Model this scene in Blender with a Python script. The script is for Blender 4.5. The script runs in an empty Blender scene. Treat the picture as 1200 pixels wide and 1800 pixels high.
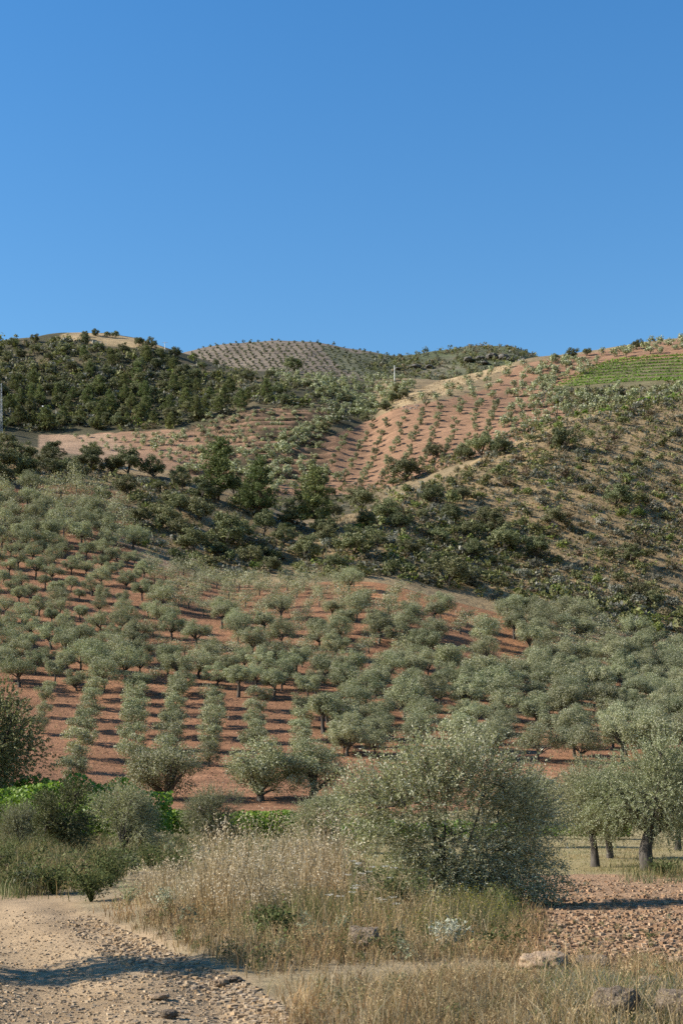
import bpy, math
import numpy as np

# ------------------------------------------------------------------ camera, sky, sun, exposure
SC = bpy.context.scene
COL = SC.collection
EYE = 1.6
FPX = 2500.0          # focal length in pixels of the 1200 x 1800 photograph
HOR = 1430.0          # image row of the true horizon
cam_d = bpy.data.cameras.new("camera")
cam_d.sensor_fit = 'VERTICAL'
cam_d.sensor_height = 36.0
cam_d.sensor_width = 24.0
cam_d.lens = FPX * 36.0 / 1800.0
cam_d.shift_y = (HOR - 900.0) / 1800.0      # level camera with a rising front, verticals stay vertical
cam_d.clip_start = 0.1
cam_d.clip_end = 12000.0
cam_d.dof.use_dof = True
cam_d.dof.focus_distance = 45.0
cam_d.dof.aperture_fstop = 7.0
cam = bpy.data.objects.new("camera", cam_d)
cam.location = (0, 0, EYE)
cam.rotation_euler = (math.radians(90), 0, 0)
COL.objects.link(cam)
SC.camera = cam

SUN_EL = 33.0
SUN_AHEAD = -3.0       # degrees the sun stands ahead of straight left
to_sun = (-math.cos(math.radians(SUN_EL)) * math.cos(math.radians(SUN_AHEAD)),
          math.cos(math.radians(SUN_EL)) * math.sin(math.radians(SUN_AHEAD)),
          math.sin(math.radians(SUN_EL)))
world = bpy.data.worlds.new("World")
SC.world = world
world.use_nodes = True
wn = world.node_tree
bg = wn.nodes["Background"]
sky = wn.nodes.new("ShaderNodeTexSky")
sky.sky_type = 'NISHITA'
sky.sun_disc = False
sky.sun_elevation = math.radians(SUN_EL)
sky.sun_rotation = math.atan2(to_sun[0], to_sun[1])
sky.altitude = 0.0
sky.air_density = 1.5
sky.dust_density = 0.0
sky.ozone_density = 4.0
sky_sat = wn.nodes.new("ShaderNodeHueSaturation")
sky_sat.inputs["Saturation"].default_value = 1.33
sky_sat.inputs["Hue"].default_value = 0.507
wn.links.new(sky.outputs[0], sky_sat.inputs["Color"])
wn.links.new(sky_sat.outputs[0], bg.inputs[0])
bg.inputs[1].default_value = 0.080

sun_d = bpy.data.lights.new("sun", 'SUN')
sun_d.energy = 5.0
sun_d.angle = math.radians(0.53)
sun_d.color = (1.0, 0.93, 0.82)
sun = bpy.data.objects.new("sun", sun_d)
sun.location = (-40, 0, 40)
from mathutils import Vector
sun.rotation_euler = Vector(to_sun).to_track_quat('Z', 'Y').to_euler()
COL.objects.link(sun)

SC.view_settings.view_transform = 'Standard'
SC.view_settings.look = 'None'
SC.view_settings.exposure = 1.08
SC.view_settings.gamma = 1.0
SC.view_settings.use_curve_mapping = False
try:
    SC.cycles.max_bounces = 5
    SC.cycles.diffuse_bounces = 3
    SC.cycles.glossy_bounces = 2
    SC.cycles.transmission_bounces = 3
    SC.cycles.use_denoising = False
except Exception:
    pass

ALB = 0.74      # all albedos share this factor
RNG = np.random.default_rng(7)

# ------------------------------------------------------------------ numeric helpers
def hash3(i, j, k, seed):
    n = (i.astype(np.int64) * 374761393 + j.astype(np.int64) * 668265263 + k.astype(np.int64) * 2147483647 + seed * 1274126177) & 0xFFFFFFFF
    n = ((n ^ (n >> 13)) * 1274126177) & 0xFFFFFFFF
    n = ((n ^ (n >> 16)) * 2246822519) & 0xFFFFFFFF
    return ((n ^ (n >> 15)) & 0xFFFFFF) / float(0xFFFFFF)

def vnoise(x, y, z=None, seed=0):
    """value noise in -1..1"""
    x = np.asarray(x, float); y = np.asarray(y, float)
    z = np.zeros_like(x) if z is None else np.asarray(z, float)
    xi, yi, zi = np.floor(x), np.floor(y), np.floor(z)
    fx, fy, fz = x - xi, y - yi, z - zi
    fx, fy, fz = (f * f * (3 - 2 * f) for f in (fx, fy, fz))
    out = 0.0
    for a in (0, 1):
        for b in (0, 1):
            for c in (0, 1):
                w = (fx if a else 1 - fx) * (fy if b else 1 - fy) * (fz if c else 1 - fz)
                out = out + w * hash3(xi + a, yi + b, zi + c, seed)
    return out * 2 - 1

def fbm(x, y, z=None, seed=0, octaves=4):
    a, s, out = 1.0, 1.0, 0.0
    for o in range(octaves):
        out = out + a * vnoise(x * s, y * s, None if z is None else z * s, seed + o * 17)
        a *= 0.5; s *= 2.03
    return out / 1.9

def pchip_slopes(x, y):
    """x, y: (N, K); monotone slopes"""
    h = np.diff(x, axis=1); d = np.diff(y, axis=1) / h
    m = np.zeros_like(y)
    h0, h1, d0, d1 = h[:, :-1], h[:, 1:], d[:, :-1], d[:, 1:]
    w1, w2 = 2 * h1 + h0, h1 + 2 * h0
    same = (d0 * d1) > 0
    with np.errstate(divide='ignore', invalid='ignore'):
        hm = (w1 + w2) / (w1 / d0 + w2 / d1)
    m[:, 1:-1] = np.where(same, np.nan_to_num(hm), 0)
    m[:, 0] = d[:, 0]; m[:, -1] = d[:, -1]
    return m

def pchip(x, y, q):
    """x, y: (N, K) knots per row, q: (N,)"""
    m = pchip_slopes(x, y)
    K = x.shape[1]
    i = np.clip((x <= q[:, None]).sum(1) - 1, 0, K - 2)
    r = np.arange(len(q))
    x0, x1 = x[r, i], x[r, i + 1]
    h = x1 - x0
    t = np.clip((q - x0) / h, 0, 1)
    t2, t3 = t * t, t * t * t
    return ((2 * t3 - 3 * t2 + 1) * y[r, i] + (t3 - 2 * t2 + t) * h * m[r, i]
            + (-2 * t3 + 3 * t2) * y[r, i + 1] + (t3 - t2) * h * m[r, i + 1])

def curve1(pts, q):
    a = np.array(pts, float)
    q = np.clip(q, a[0, 0], a[-1, 0])
    return pchip(np.repeat(a[None, :, 0], len(q), 0), np.repeat(a[None, :, 1], len(q), 0), q)

def inpoly(poly, x, y):
    p = np.array(poly, float)
    inside = np.zeros(np.shape(x), bool)
    j = len(p) - 1
    for i in range(len(p)):
        xi, yi, xj, yj = p[i, 0], p[i, 1], p[j, 0], p[j, 1]
        c = ((yi > y) != (yj > y)) & (x < (xj - xi) * (y - yi) / ((yj - yi) if yj != yi else 1e-9) + xi)
        inside ^= c
        j = i
    return inside

# ------------------------------------------------------------------ the lie of the land
# each line runs across the view: (column, distance) and (column, height) or (column, image row)
LINES = [
    dict(Y=[(0, -90)], z=[(0, 0.4)]),
    dict(Y=[(0, 4)], z=[(0, 0.0)]),
    dict(Y=[(0, 12)], z=[(0, 0.0)]),
    dict(Y=[(0, 24)], z=[(-400, -0.1), (0, -0.05), (200, 0.0), (420, 0.22), (560, 0.22), (760, 0.05), (900, -0.05), (1200, 0.0)]),
    dict(Y=[(0, 33)], z=[(0, 0.05), (200, 0.1), (420, 0.2), (600, 0.1), (900, -0.05), (1200, -0.05)]),
    dict(Y=[(0, 46)], z=[(0, 0.35), (200, 0.25), (400, 0.1), (600, 0.0), (1200, 0.0)]),
    dict(Y=[(0, 62)], z=[(0, 1.05), (150, 0.95), (300, 0.45), (600, 0.1), (1200, 0.1)]),
    dict(Y=[(0, 80)], z=[(0, 2.0), (300, 1.45), (600, 0.9), (900, 0.5), (1200, 0.3)]),
    dict(Y=[(0, 92), (600, 93), (1200, 106)], y=[(0, 1392), (300, 1408), (600, 1406), (800, 1395), (1000, 1368), (1200, 1345)]),
    dict(Y=[(0, 142), (600, 144), (1200, 158)], y=[(0, 1178), (300, 1185), (600, 1190), (900, 1200), (1200, 1222)]),
    # crest of the near grove
    dict(Y=[(0, 196), (600, 196), (900, 196), (1200, 204)], y=[(0, 972), (150, 982), (300, 1005), (420, 1030), (640, 1024), (760, 1048), (880, 1080), (1000, 1098), (1200, 1146)]),
    dict(Y=[(0, 211), (600, 211), (1200, 220)], y=[(0, 938), (150, 950), (300, 985), (420, 1025), (640, 1032), (760, 1058), (880, 1088), (1000, 1102), (1200, 1142)]),
    # spur crest on the left, scrub hill crest on the right
    dict(Y=[(0, 300), (200, 292), (400, 282), (560, 275), (700, 300), (800, 330), (900, 350), (1000, 370), (1200, 395)],
         y=[(-600, 740), (0, 775), (100, 795), (200, 815), (300, 832), (400, 862), (560, 924), (620, 908), (700, 868), (800, 822), (880, 790), (1000, 738), (1100, 715), (1200, 702), (1800, 650)]),
    dict(Y=[(0, 345), (560, 330), (1000, 410), (1200, 432)],
         y=[(-600, 752), (0, 790), (100, 812), (200, 833), (300, 852), (400, 876), (560, 912), (620, 905), (700, 880), (800, 832), (880, 800), (1000, 750), (1100, 722), (1200, 706), (1800, 655)]),
    # foot of the far orchards
    dict(Y=[(0, 430), (1200, 455)],
         y=[(-600, 770), (0, 790), (100, 810), (200, 832), (300, 850), (400, 860), (500, 862), (600, 858), (700, 838), (800, 800), (900, 762), (1000, 738), (1100, 718), (1200, 702), (1800, 650)]),
    # foot of the wooded hill, shoulder of the orchard spur
    dict(Y=[(0, 520), (1200, 520)],
         y=[(-600, 740), (0, 758), (100, 768), (200, 768), (300, 756), (400, 732), (460, 718), (560, 722), (640, 745), (700, 716), (780, 702), (880, 700), (1000, 690), (1100, 680), (1200, 668), (1800, 630)]),
    # skyline of the nearer hills
    dict(Y=[(0, 640), (600, 660), (900, 625), (1200, 610)],
         y=[(-600, 650), (-60, 612), (0, 602), (60, 592), (150, 585), (230, 592), (310, 616), (400, 644), (500, 660), (600, 668), (690, 672), (760, 672), (820, 660), (900, 640), (960, 628), (1020, 620), (1100, 609), (1200, 596), (1400, 580), (1800, 600)]),
    dict(Y=[(0, 740), (1200, 720)], y=[(-600, 700), (0, 640), (150, 620), (310, 650), (500, 690), (700, 710), (900, 675), (1200, 630), (1800, 650)]),
    dict(Y=[(0, 980), (1200, 980)], y=[(-600, 760), (0, 720), (310, 690), (500, 678), (700, 690), (900, 680), (1200, 700), (1800, 760)]),
    # farthest skyline
    dict(Y=[(0, 1180), (600, 1200), (800, 1260), (1200, 1260)],
         y=[(-600, 760), (0, 720), (250, 655), (340, 630), (420, 617), (480, 613), (540, 615), (620, 632), (690, 645), (750, 642), (800, 636), (840, 629), (890, 629), (940, 645), (1000, 680), (1200, 720), (1800, 760)]),
    dict(Y=[(0, 1600)], z=[(0, 200.0)]),
    dict(Y=[(0, 3100)], z=[(0, 120.0)]),
]

_TC = np.arange(-2800.0, 4000.1, 4.0)
def _knots():
    ky, kz = [], []
    for L in LINES:
        yy = curve1(L['Y'], _TC) if len(L['Y']) > 1 else np.full_like(_TC, L['Y'][0][1])
        if 'z' in L:
            zz = curve1(L['z'], _TC) if len(L['z']) > 1 else np.full_like(_TC, L['z'][0][1])
        else:
            zz = EYE + (HOR - curve1(L['y'], _TC)) / FPX * yy
        ky.append(yy); kz.append(zz)
    return np.stack(ky, 1), np.stack(kz, 1)
_KY, _KZ = _knots()
_KM = pchip_slopes(_KY, _KZ)
def base_height(c, q):
    f = np.clip((c - _TC[0]) / 4.0, 0, len(_TC) - 1.001); i0 = f.astype(int); f = f - i0
    i1 = i0 + 1
    ky = _KY[i0] * (1 - f[:, None]) + _KY[i1] * f[:, None]
    K = ky.shape[1]
    i = np.clip((ky <= q[:, None]).sum(1) - 1, 0, K - 2)
    r = np.arange(len(q))
    def at(T, k): return T[i0, k] * (1 - f) + T[i1, k] * f
    x0, x1 = ky[r, i], ky[r, i + 1]
    h = x1 - x0; t = np.clip((q - x0) / h, 0, 1); t2, t3 = t * t, t * t * t
    return ((2 * t3 - 3 * t2 + 1) * at(_KZ, i) + (t3 - 2 * t2 + t) * h * at(_KM, i) + (-2 * t3 + 3 * t2) * at(_KZ, i + 1) + (t3 - t2) * h * at(_KM, i + 1))

def H(X, Y):
    """height of the ground at (X, Y)"""
    X = np.atleast_1d(np.asarray(X, float)); Y = np.atleast_1d(np.asarray(Y, float))
    X, Y = np.broadcast_arrays(X, Y)
    shp = X.shape; X = X.ravel(); Y = Y.ravel()
    out = np.empty_like(X)
    for a in range(0, len(X), 60000):
        x, y = X[a:a + 60000], Y[a:a + 60000]
        c = 600 + FPX * x / np.maximum(y, 25.0)
        z = base_height(c, y)
        far = np.clip((y - 55) / 60, 0, 1)
        z = z + far * np.minimum(0.0035 * y, 2.2) * fbm(x / 26.0, y / 26.0, seed=3, octaves=3)
        z = z + np.clip((y - 700) / 300, 0, 1) * 2.2 * fbm(x / 70.0, y / 90.0, seed=8, octaves=4)
        tm = (np.clip((c - 315) / 25, 0, 1) * np.clip((588 - c) / 20, 0, 1) * np.clip((y - 448) / 8, 0, 1) * np.clip((526 - y) / 8, 0, 1))
        zz = (z + 0.9 * vnoise(x / 18.0, y / 30.0, seed=91)) / 3.0
        fr = zz - np.floor(zz)
        z = z + tm * 3.0 * (np.clip((fr - 0.66) / 0.34, 0, 1) - fr)
        z = z + (1 - far) * 0.05 * fbm(x / 1.7, y / 1.7, seed=5, octaves=3)
        # track: shallow ruts; ploughed field: clods in soft furrows
        d = x - curve1(TRACK_EDGE, y)
        tr = np.clip(-d / 0.5, 0, 1) * np.clip((27 - y) / 3, 0, 1)
        z = z - tr * (0.06 + 0.055 * np.cos(d * 3.3 + 0.5 * vnoise(y / 4, y * 0, seed=4))) + tr * 0.022 * fbm(x * 4, y * 4, seed=11, octaves=4) + tr * 0.05 * fbm(x / 1.3, y / 1.3, seed=13, octaves=2)
        pf = field_mask(x, y)
        z = z + pf * (0.05 * np.sin(y * 2 * np.pi / 1.15 + 0.8 * vnoise(x / 3, y / 3, seed=2)) + 0.045 * fbm(x * 2.6, y * 2.6, seed=21, octaves=4))
        out[a:a + 60000] = z
    return out.reshape(shp)

TRACK_EDGE = [(-90, 1.6), (4, 0.5), (10.8, -0.35), (13.8, -0.95), (17.4, -2.2), (21, -3.5), (25, -4.55), (29, -6.0), (45, -14.0)]
FIELD = [(1.9, 15.0), (2.6, 21), (3.0, 25), (4.3, 37.6), (9, 38.3), (30, 39), (30, 13.9), (9, 14.2), (4.0, 14.4)]
def field_mask(x, y):
    w = 0.35 * vnoise(x * 1.1, y * 1.1, seed=31)
    cx, cy = 9.0, 27.0
    m = np.zeros_like(x)
    for k in (0.0, 0.33, 0.66):
        m = m + inpoly(FIELD, x + w + k * 0.7 * np.sign(x - cx), y + w + k * 0.7 * np.sign(y - cy)) / 3.0
    return m

_RY = np.concatenate([np.geomspace(4.5, 60, 180), np.geomspace(60.5, 1300, 560)])
_GC = np.arange(-150.0, 1350.1, 3.0)
_GRID = H((_GC[:, None] - 600) / FPX * np.maximum(_RY, 25)[None, :], np.repeat(_RY[None], len(_GC), 0))
def ground_at(px, py, y0=0.0, y1=1e9):
    """the first ground point a sight line through the pixel meets; NaN for none"""
    px = np.atleast_1d(np.asarray(px, float)); py = np.atleast_1d(np.asarray(py, float))
    u = (px - 600) / FPX; v = (HOR - py) / FPX
    ry = _RY[(_RY >= y0) & (_RY <= y1)]
    sel = np.where((_RY >= y0) & (_RY <= y1))[0]
    G = _GRID[:, sel]
    out = np.full((len(px), 3), np.nan)
    for a in range(0, len(px), 2000):
        uu, vv = u[a:a + 2000], v[a:a + 2000]
        c = 600 + FPX * uu[:, None] * np.minimum(ry / 25.0, 1.0)[None, :]
        fc = np.clip((c - _GC[0]) / 3.0, 0, len(_GC) - 1.001); ic = fc.astype(int); fc = fc - ic
        k = np.arange(len(sel))[None, :]
        g = G[ic, k] * (1 - fc) + G[ic + 1, k] * fc - (EYE + vv[:, None] * ry[None, :])
        hit = g >= 0
        i = hit.argmax(1); ok = hit.any(1)
        r = np.arange(len(uu))
        i0 = np.maximum(i - 1, 0)
        g0, g1 = g[r, i0], g[r, i]
        t = np.where(g1 > g0, -g0 / np.where(g1 > g0, g1 - g0, 1), 1); t = np.clip(t, 0, 1)
        Y = ry[i0] + t * (ry[i] - ry[i0])
        P = np.stack([uu * Y, Y, EYE + vv * Y], 1)
        P[~ok] = np.nan
        out[a:a + 2000] = P
    return out

def to_px(P):
    P = np.atleast_2d(P)
    return 600 + FPX * P[:, 0] / P[:, 1], HOR - FPX * (P[:, 2] - EYE) / P[:, 1]

# ------------------------------------------------------------------ materials
def new_mat(name):
    m = bpy.data.materials.new(name); m.use_nodes = True
    nt = m.node_tree; nt.nodes.clear()
    out = nt.nodes.new("ShaderNodeOutputMaterial")
    return m, nt, out

def foliage_mat(name, transl=0.22, hue_var=0.02, val_var=0.25, rough=0.55, spec=0.25, tint=(1.4, 1.5, 0.85)):
    m, nt, out = new_mat(name)
    N, L = nt.nodes.new, nt.links.new
    at = N("ShaderNodeAttribute"); at.attribute_name = "Col"
    oi = N("ShaderNodeObjectInfo")
    hs = N("ShaderNodeHueSaturation")
    mr = N("ShaderNodeMapRange"); mr.inputs[3].default_value = 0.5 - hue_var; mr.inputs[4].default_value = 0.5 + hue_var
    L(oi.outputs["Random"], mr.inputs[0]); L(mr.outputs[0], hs.inputs["Hue"])
    m2 = N("ShaderNodeMath"); m2.operation = 'MULTIPLY'; m2.inputs[1].default_value = 7.31
    fr = N("ShaderNodeMath"); fr.operation = 'FRACT'
    L(oi.outputs["Random"], m2.inputs[0]); L(m2.outputs[0], fr.inputs[0])
    mv = N("ShaderNodeMapRange"); mv.inputs[3].default_value = ALB * (1 - val_var); mv.inputs[4].default_value = ALB * (1 + val_var)
    L(fr.outputs[0], mv.inputs[0]); L(mv.outputs[0], hs.inputs["Value"])
    L(at.outputs["Color"], hs.inputs["Color"])
    p = N("ShaderNodeBsdfPrincipled")
    p.inputs["Roughness"].default_value = rough
    p.inputs["Specular IOR Level"].default_value = spec
    L(hs.outputs[0], p.inputs["Base Color"])
    t = N("ShaderNodeBsdfTranslucent")
    tc = N("ShaderNodeMix"); tc.data_type = 'RGBA'; tc.blend_type = 'MULTIPLY'; tc.inputs[0].default_value = 1.0
    tc.inputs[7].default_value = (*tint, 1)
    L(hs.outputs[0], tc.inputs[6]); L(tc.outputs[2], t.inputs["Color"])
    mx = N("ShaderNodeMixShader"); mx.inputs[0].default_value = transl
    L(p.outputs[0], mx.inputs[1]); L(t.outputs[0], mx.inputs[2]); L(mx.outputs[0], out.inputs[0])
    return m

def ground_mat(name, scales=(0.5, 4.0, 25.0), var=0.35, bump=0.6, bump_scale=6.0, dist=0.05, speck=None, streak=None):
    m, nt, out = new_mat(name)
    N, L = nt.nodes.new, nt.links.new
    at = N("ShaderNodeAttribute"); at.attribute_name = "Col"
    ge = N("ShaderNodeNewGeometry")
    g0 = N("ShaderNodeMix"); g0.data_type = 'RGBA'; g0.blend_type = 'MULTIPLY'; g0.inputs[0].default_value = 1.0; g0.inputs[7].default_value = (ALB, ALB, ALB, 1)
    L(at.outputs["Color"], g0.inputs[6]); col = g0.outputs[2]
    for s in scales:
        nz = N("ShaderNodeTexNoise"); nz.inputs["Scale"].default_value = s; nz.inputs["Detail"].default_value = 5
        nz.inputs["Roughness"].default_value = 0.65
        L(ge.outputs["Position"], nz.inputs["Vector"])
        mr = N("ShaderNodeMapRange"); mr.inputs[1].default_value = 0.25; mr.inputs[2].default_value = 0.75
        mr.inputs[3].default_value = 1 - var; mr.inputs[4].default_value = 1 + var
        L(nz.outputs["Fac"], mr.inputs[0])
        mx = N("ShaderNodeMix"); mx.data_type = 'RGBA'; mx.blend_type = 'MULTIPLY'; mx.inputs[0].default_value = 1.0
        L(col, mx.inputs[6]); L(mr.outputs[0], mx.inputs[7])
        col = mx.outputs[2]
    if streak:
        mp = N("ShaderNodeMapping"); mp.inputs["Rotation"].default_value = (0, 0, math.radians(streak[1])); mp.inputs["Scale"].default_value = (streak[0] * 0.06, streak[0], streak[0] * 0.06)
        L(ge.outputs["Position"], mp.inputs["Vector"])
        nz = N("ShaderNodeTexNoise"); nz.inputs["Scale"].default_value = 1.0; nz.inputs["Detail"].default_value = 3
        L(mp.outputs[0], nz.inputs["Vector"])
        mr = N("ShaderNodeMapRange"); mr.inputs[1].default_value = 0.35; mr.inputs[2].default_value = 0.65; mr.inputs[3].default_value = 0.78; mr.inputs[4].default_value = 1.18
        L(nz.outputs["Fac"], mr.inputs[0])
        mx = N("ShaderNodeMix"); mx.data_type = 'RGBA'; mx.blend_type = 'MULTIPLY'; mx.inputs[0].default_value = 1.0
        L(col, mx.inputs[6]); L(mr.outputs[0], mx.inputs[7]); col = mx.outputs[2]
    if speck:
        vo = N("ShaderNodeTexVoronoi"); vo.inputs["Scale"].default_value = speck[0]
        L(ge.outputs["Position"], vo.inputs["Vector"])
        cr = N("ShaderNodeMapRange"); cr.inputs[1].default_value = 0.12; cr.inputs[2].default_value = 0.28; cr.inputs[3].default_value = speck[1]; cr.inputs[4].default_value = 1.0
        L(vo.outputs["Distance"], cr.inputs[0])
        mx = N("ShaderNodeMix"); mx.data_type = 'RGBA'; mx.blend_type = 'MULTIPLY'; mx.inputs[0].default_value = 1.0
        L(col, mx.inputs[6]); L(cr.outputs[0], mx.inputs[7]); col = mx.outputs[2]
    p = N("ShaderNodeBsdfPrincipled")
    p.inputs["Roughness"].default_value = 0.95
    p.inputs["Specular IOR Level"].default_value = 0.1
    L(col, p.inputs["Base Color"])
    nb = N("ShaderNodeTexNoise"); nb.inputs["Scale"].default_value = bump_scale; nb.inputs["Detail"].default_value = 6; nb.inputs["Roughness"].default_value = 0.7
    L(ge.outputs["Position"], nb.inputs["Vector"])
    b = N("ShaderNodeBump"); b.inputs["Strength"].default_value = bump; b.inputs["Distance"].default_value = dist
    L(nb.outputs["Fac"], b.inputs["Height"]); L(b.outputs[0], p.inputs["Normal"])
    L(p.outputs[0], out.inputs[0])
    return m

def simple_mat(name, c, c2=None, scale=6.0, rough=0.85, bump=0.4, dist=0.02, metallic=0.0, attr=False, stretch=None):
    m, nt, out = new_mat(name)
    N, L = nt.nodes.new, nt.links.new
    tc = N("ShaderNodeTexCoord")
    vec = tc.outputs["Object"]
    if stretch:
        mp = N("ShaderNodeMapping"); mp.inputs["Scale"].default_value = stretch
        L(vec, mp.inputs["Vector"]); vec = mp.outputs[0]
    nz = N("ShaderNodeTexNoise"); nz.inputs["Scale"].default_value = scale; nz.inputs["Detail"].default_value = 6; nz.inputs["Roughness"].default_value = 0.65
    L(vec, nz.inputs["Vector"])
    mx = N("ShaderNodeMix"); mx.data_type = 'RGBA'
    mr = N("ShaderNodeMapRange"); mr.inputs[1].default_value = 0.35; mr.inputs[2].default_value = 0.65
    L(nz.outputs["Fac"], mr.inputs[0]); L(mr.outputs[0], mx.inputs[0])
    k = 1.0 if c[0] > 0.7 and not attr else ALB
    mx.inputs[6].default_value = (*[a * k for a in c], 1); mx.inputs[7].default_value = (*[a * k for a in (c2 or c)], 1)
    col = mx.outputs[2]
    if attr:
        at = N("ShaderNodeAttribute"); at.attribute_name = "Col"
        m3 = N("ShaderNodeMix"); m3.data_type = 'RGBA'; m3.blend_type = 'MULTIPLY'; m3.inputs[0].default_value = 1
        L(col, m3.inputs[6]); L(at.outputs["Color"], m3.inputs[7]); col = m3.outputs[2]
    p = N("ShaderNodeBsdfPrincipled"); p.inputs["Roughness"].default_value = rough; p.inputs["Metallic"].default_value = metallic
    p.inputs["Specular IOR Level"].default_value = 0.2
    L(col, p.inputs["Base Color"])
    b = N("ShaderNodeBump"); b.inputs["Strength"].default_value = bump; b.inputs["Distance"].default_value = dist
    L(nz.outputs["Fac"], b.inputs["Height"]); L(b.outputs[0], p.inputs["Normal"])
    L(p.outputs[0], out.inputs[0])
    return m

M = {}
M['olive'] = foliage_mat('olive_leaves', 0.22, 0.018, 0.26, 0.6, 0.14)
M['oak'] = foliage_mat('oak_leaves', 0.14, 0.025, 0.34, 0.6, 0.14)
M['pine'] = foliage_mat('pine_needles', 0.16, 0.02, 0.25, 0.65, 0.1)
M['shrub'] = foliage_mat('shrub_leaves', 0.18, 0.03, 0.35, 0.65, 0.1)
M['vine'] = foliage_mat('vine_leaves', 0.35, 0.01, 0.12, 0.5, 0.2)
M['grass'] = foliage_mat('grass_blades', 0.30, 0.0, 0.0, 0.8, 0.1, (1.15, 1.08, 0.95))
M['bark'] = simple_mat('olive_bark', (0.040, 0.033, 0.027), (0.125, 0.108, 0.09), 9, 0.95, 0.9, 0.03, stretch=(1, 1, 0.25))
M['pine_bark'] = simple_mat('pine_bark', (0.09, 0.06, 0.04), (0.17, 0.11, 0.075), 8, 0.95, 0.8, 0.03)
M['rock'] = simple_mat('lichen_rock', (0.14, 0.10, 0.07), (0.42, 0.33, 0.235), 9, 0.95, 1.0, 0.06)
M['dark_rock'] = simple_mat('dark_crag', (0.075, 0.07, 0.065), (0.20, 0.185, 0.165), 1.5, 0.95, 0.9, 0.3)
M['tan_rock'] = simple_mat('tan_rock', (0.26, 0.17, 0.10), (0.46, 0.34, 0.23), 6, 0.95, 0.9, 0.03)
M['stone'] = simple_mat('loose_stone', (0.85, 0.85, 0.85), (1.1, 1.1, 1.1), 18, 0.95, 0.5, 0.01, attr=True)
M['steel'] = simple_mat('galvanised_steel', (0.55, 0.56, 0.57), (0.66, 0.67, 0.68), 3, 0.5, 0.1, 0.01, 0.3)
M['white'] = simple_mat('white_paint', (0.78, 0.78, 0.77), (0.84, 0.84, 0.83), 2, 0.5, 0.05, 0.01)
M['ground_near'] = ground_mat('dry_meadow_earth', (0.9, 6.0, 40.0), 0.28, 0.8, 22.0, 0.04)
M['track'] = ground_mat('gravelly_track', (0.6, 5.0, 30.0), 0.18, 0.9, 30.0, 0.025, speck=None)
M['field'] = ground_mat('ploughed_earth', (0.7, 5.0, 26.0), 0.22, 1.0, 12.0, 0.06)
M['slope'] = ground_mat('red_orchard_earth', (0.07, 0.6, 4.0), 0.24, 1.0, 2.2, 0.3, streak=(1.1, 12))
M['scrub'] = ground_mat('dry_scrub_earth', (0.05, 0.3, 1.5), 0.30, 1.0, 0.9, 0.5)
M['far'] = ground_mat('far_hill_earth', (0.02, 0.10, 0.5), 0.28, 1.0, 0.35, 0.8)

# ------------------------------------------------------------------ mesh assembly
class Geo:
    def __init__(s):
        s.v, s.q, s.c, s.m, s.n = [], [], [], [], 0
    def add(s, V, Q, C, mi=0):
        V = np.asarray(V, np.float32).reshape(-1, 3); Q = np.asarray(Q, np.int32).reshape(-1, 4)
        C = np.asarray(C, np.float32)
        if C.ndim == 1:
            C = np.repeat(C[None, :], len(V), 0)
        s.v.append(V); s.q.append(Q + s.n); s.c.append(C); s.m.append(np.full(len(Q), mi, np.int32)); s.n += len(V)
    def leaves(s, P, C, mi=0):
        """P: (N, 4, 3) corner points, C: (N, 3)"""
        N = len(P)
        s.add(P.reshape(-1, 3), np.arange(N * 4).reshape(N, 4), np.repeat(C, 4, 0), mi)
    def arrays(s):
        return np.concatenate(s.v), np.concatenate(s.q), np.concatenate(s.c), np.concatenate(s.m)
    def mesh(s, name, mats, smooth=False):
        v, q, c, mi = s.arrays()
        return build_mesh(name, v, q, c, mi, mats, smooth)

def build_mesh(name, v, q, c, mi, mats, smooth=False):
    me = bpy.data.meshes.new(name)
    me.vertices.add(len(v)); me.vertices.foreach_set("co", np.ascontiguousarray(v, np.float32).ravel())
    me.loops.add(q.size); me.loops.foreach_set("vertex_index", np.ascontiguousarray(q, np.int32).ravel())
    me.polygons.add(len(q)); me.polygons.foreach_set("loop_start", np.arange(0, q.size, 4, dtype=np.int32))
    me.polygons.foreach_set("loop_total", np.full(len(q), 4, np.int32))
    if mi is not None and np.any(mi):
        me.polygons.foreach_set("material_index", np.ascontiguousarray(mi, np.int32))
    if smooth:
        me.polygons.foreach_set("use_smooth", np.ones(len(q), bool))
    for m in (mats if isinstance(mats, (list, tuple)) else [mats]):
        me.materials.append(m)
    if c is not None:
        a = me.color_attributes.new("Col", 'FLOAT_COLOR', 'POINT')
        cc = np.ones((len(v), 4), np.float32); cc[:, :3] = c
        a.data.foreach_set("color", cc.ravel())
    me.update(calc_edges=True)
    return me

def norm(a):
    return a / np.maximum(np.linalg.norm(a, axis=-1, keepdims=True), 1e-9)

def rdir(rng, n):
    return norm(rng.normal(size=(n, 3)))

def leaf_quads(rng, P, Nn, length, width, axis=None, jl=0.3):
    """rhombic leaves centred on P with normals near Nn"""
    n = len(P)
    r = rdir(rng, n) if axis is None else axis
    A = norm(r - Nn * (r * Nn).sum(1, keepdims=True))
    B = np.cross(Nn, A)
    l = length * rng.uniform(1 - jl, 1 + jl, (n, 1)) * 0.5
    w = width * rng.uniform(1 - jl, 1 + jl, (n, 1)) * 0.5
    sh = rng.uniform(-0.3, 0.3, (n, 1)) * l
    return np.stack([P - A * l, P + B * w + A * sh, P + A * l, P - B * w + A * sh], 1)

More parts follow.
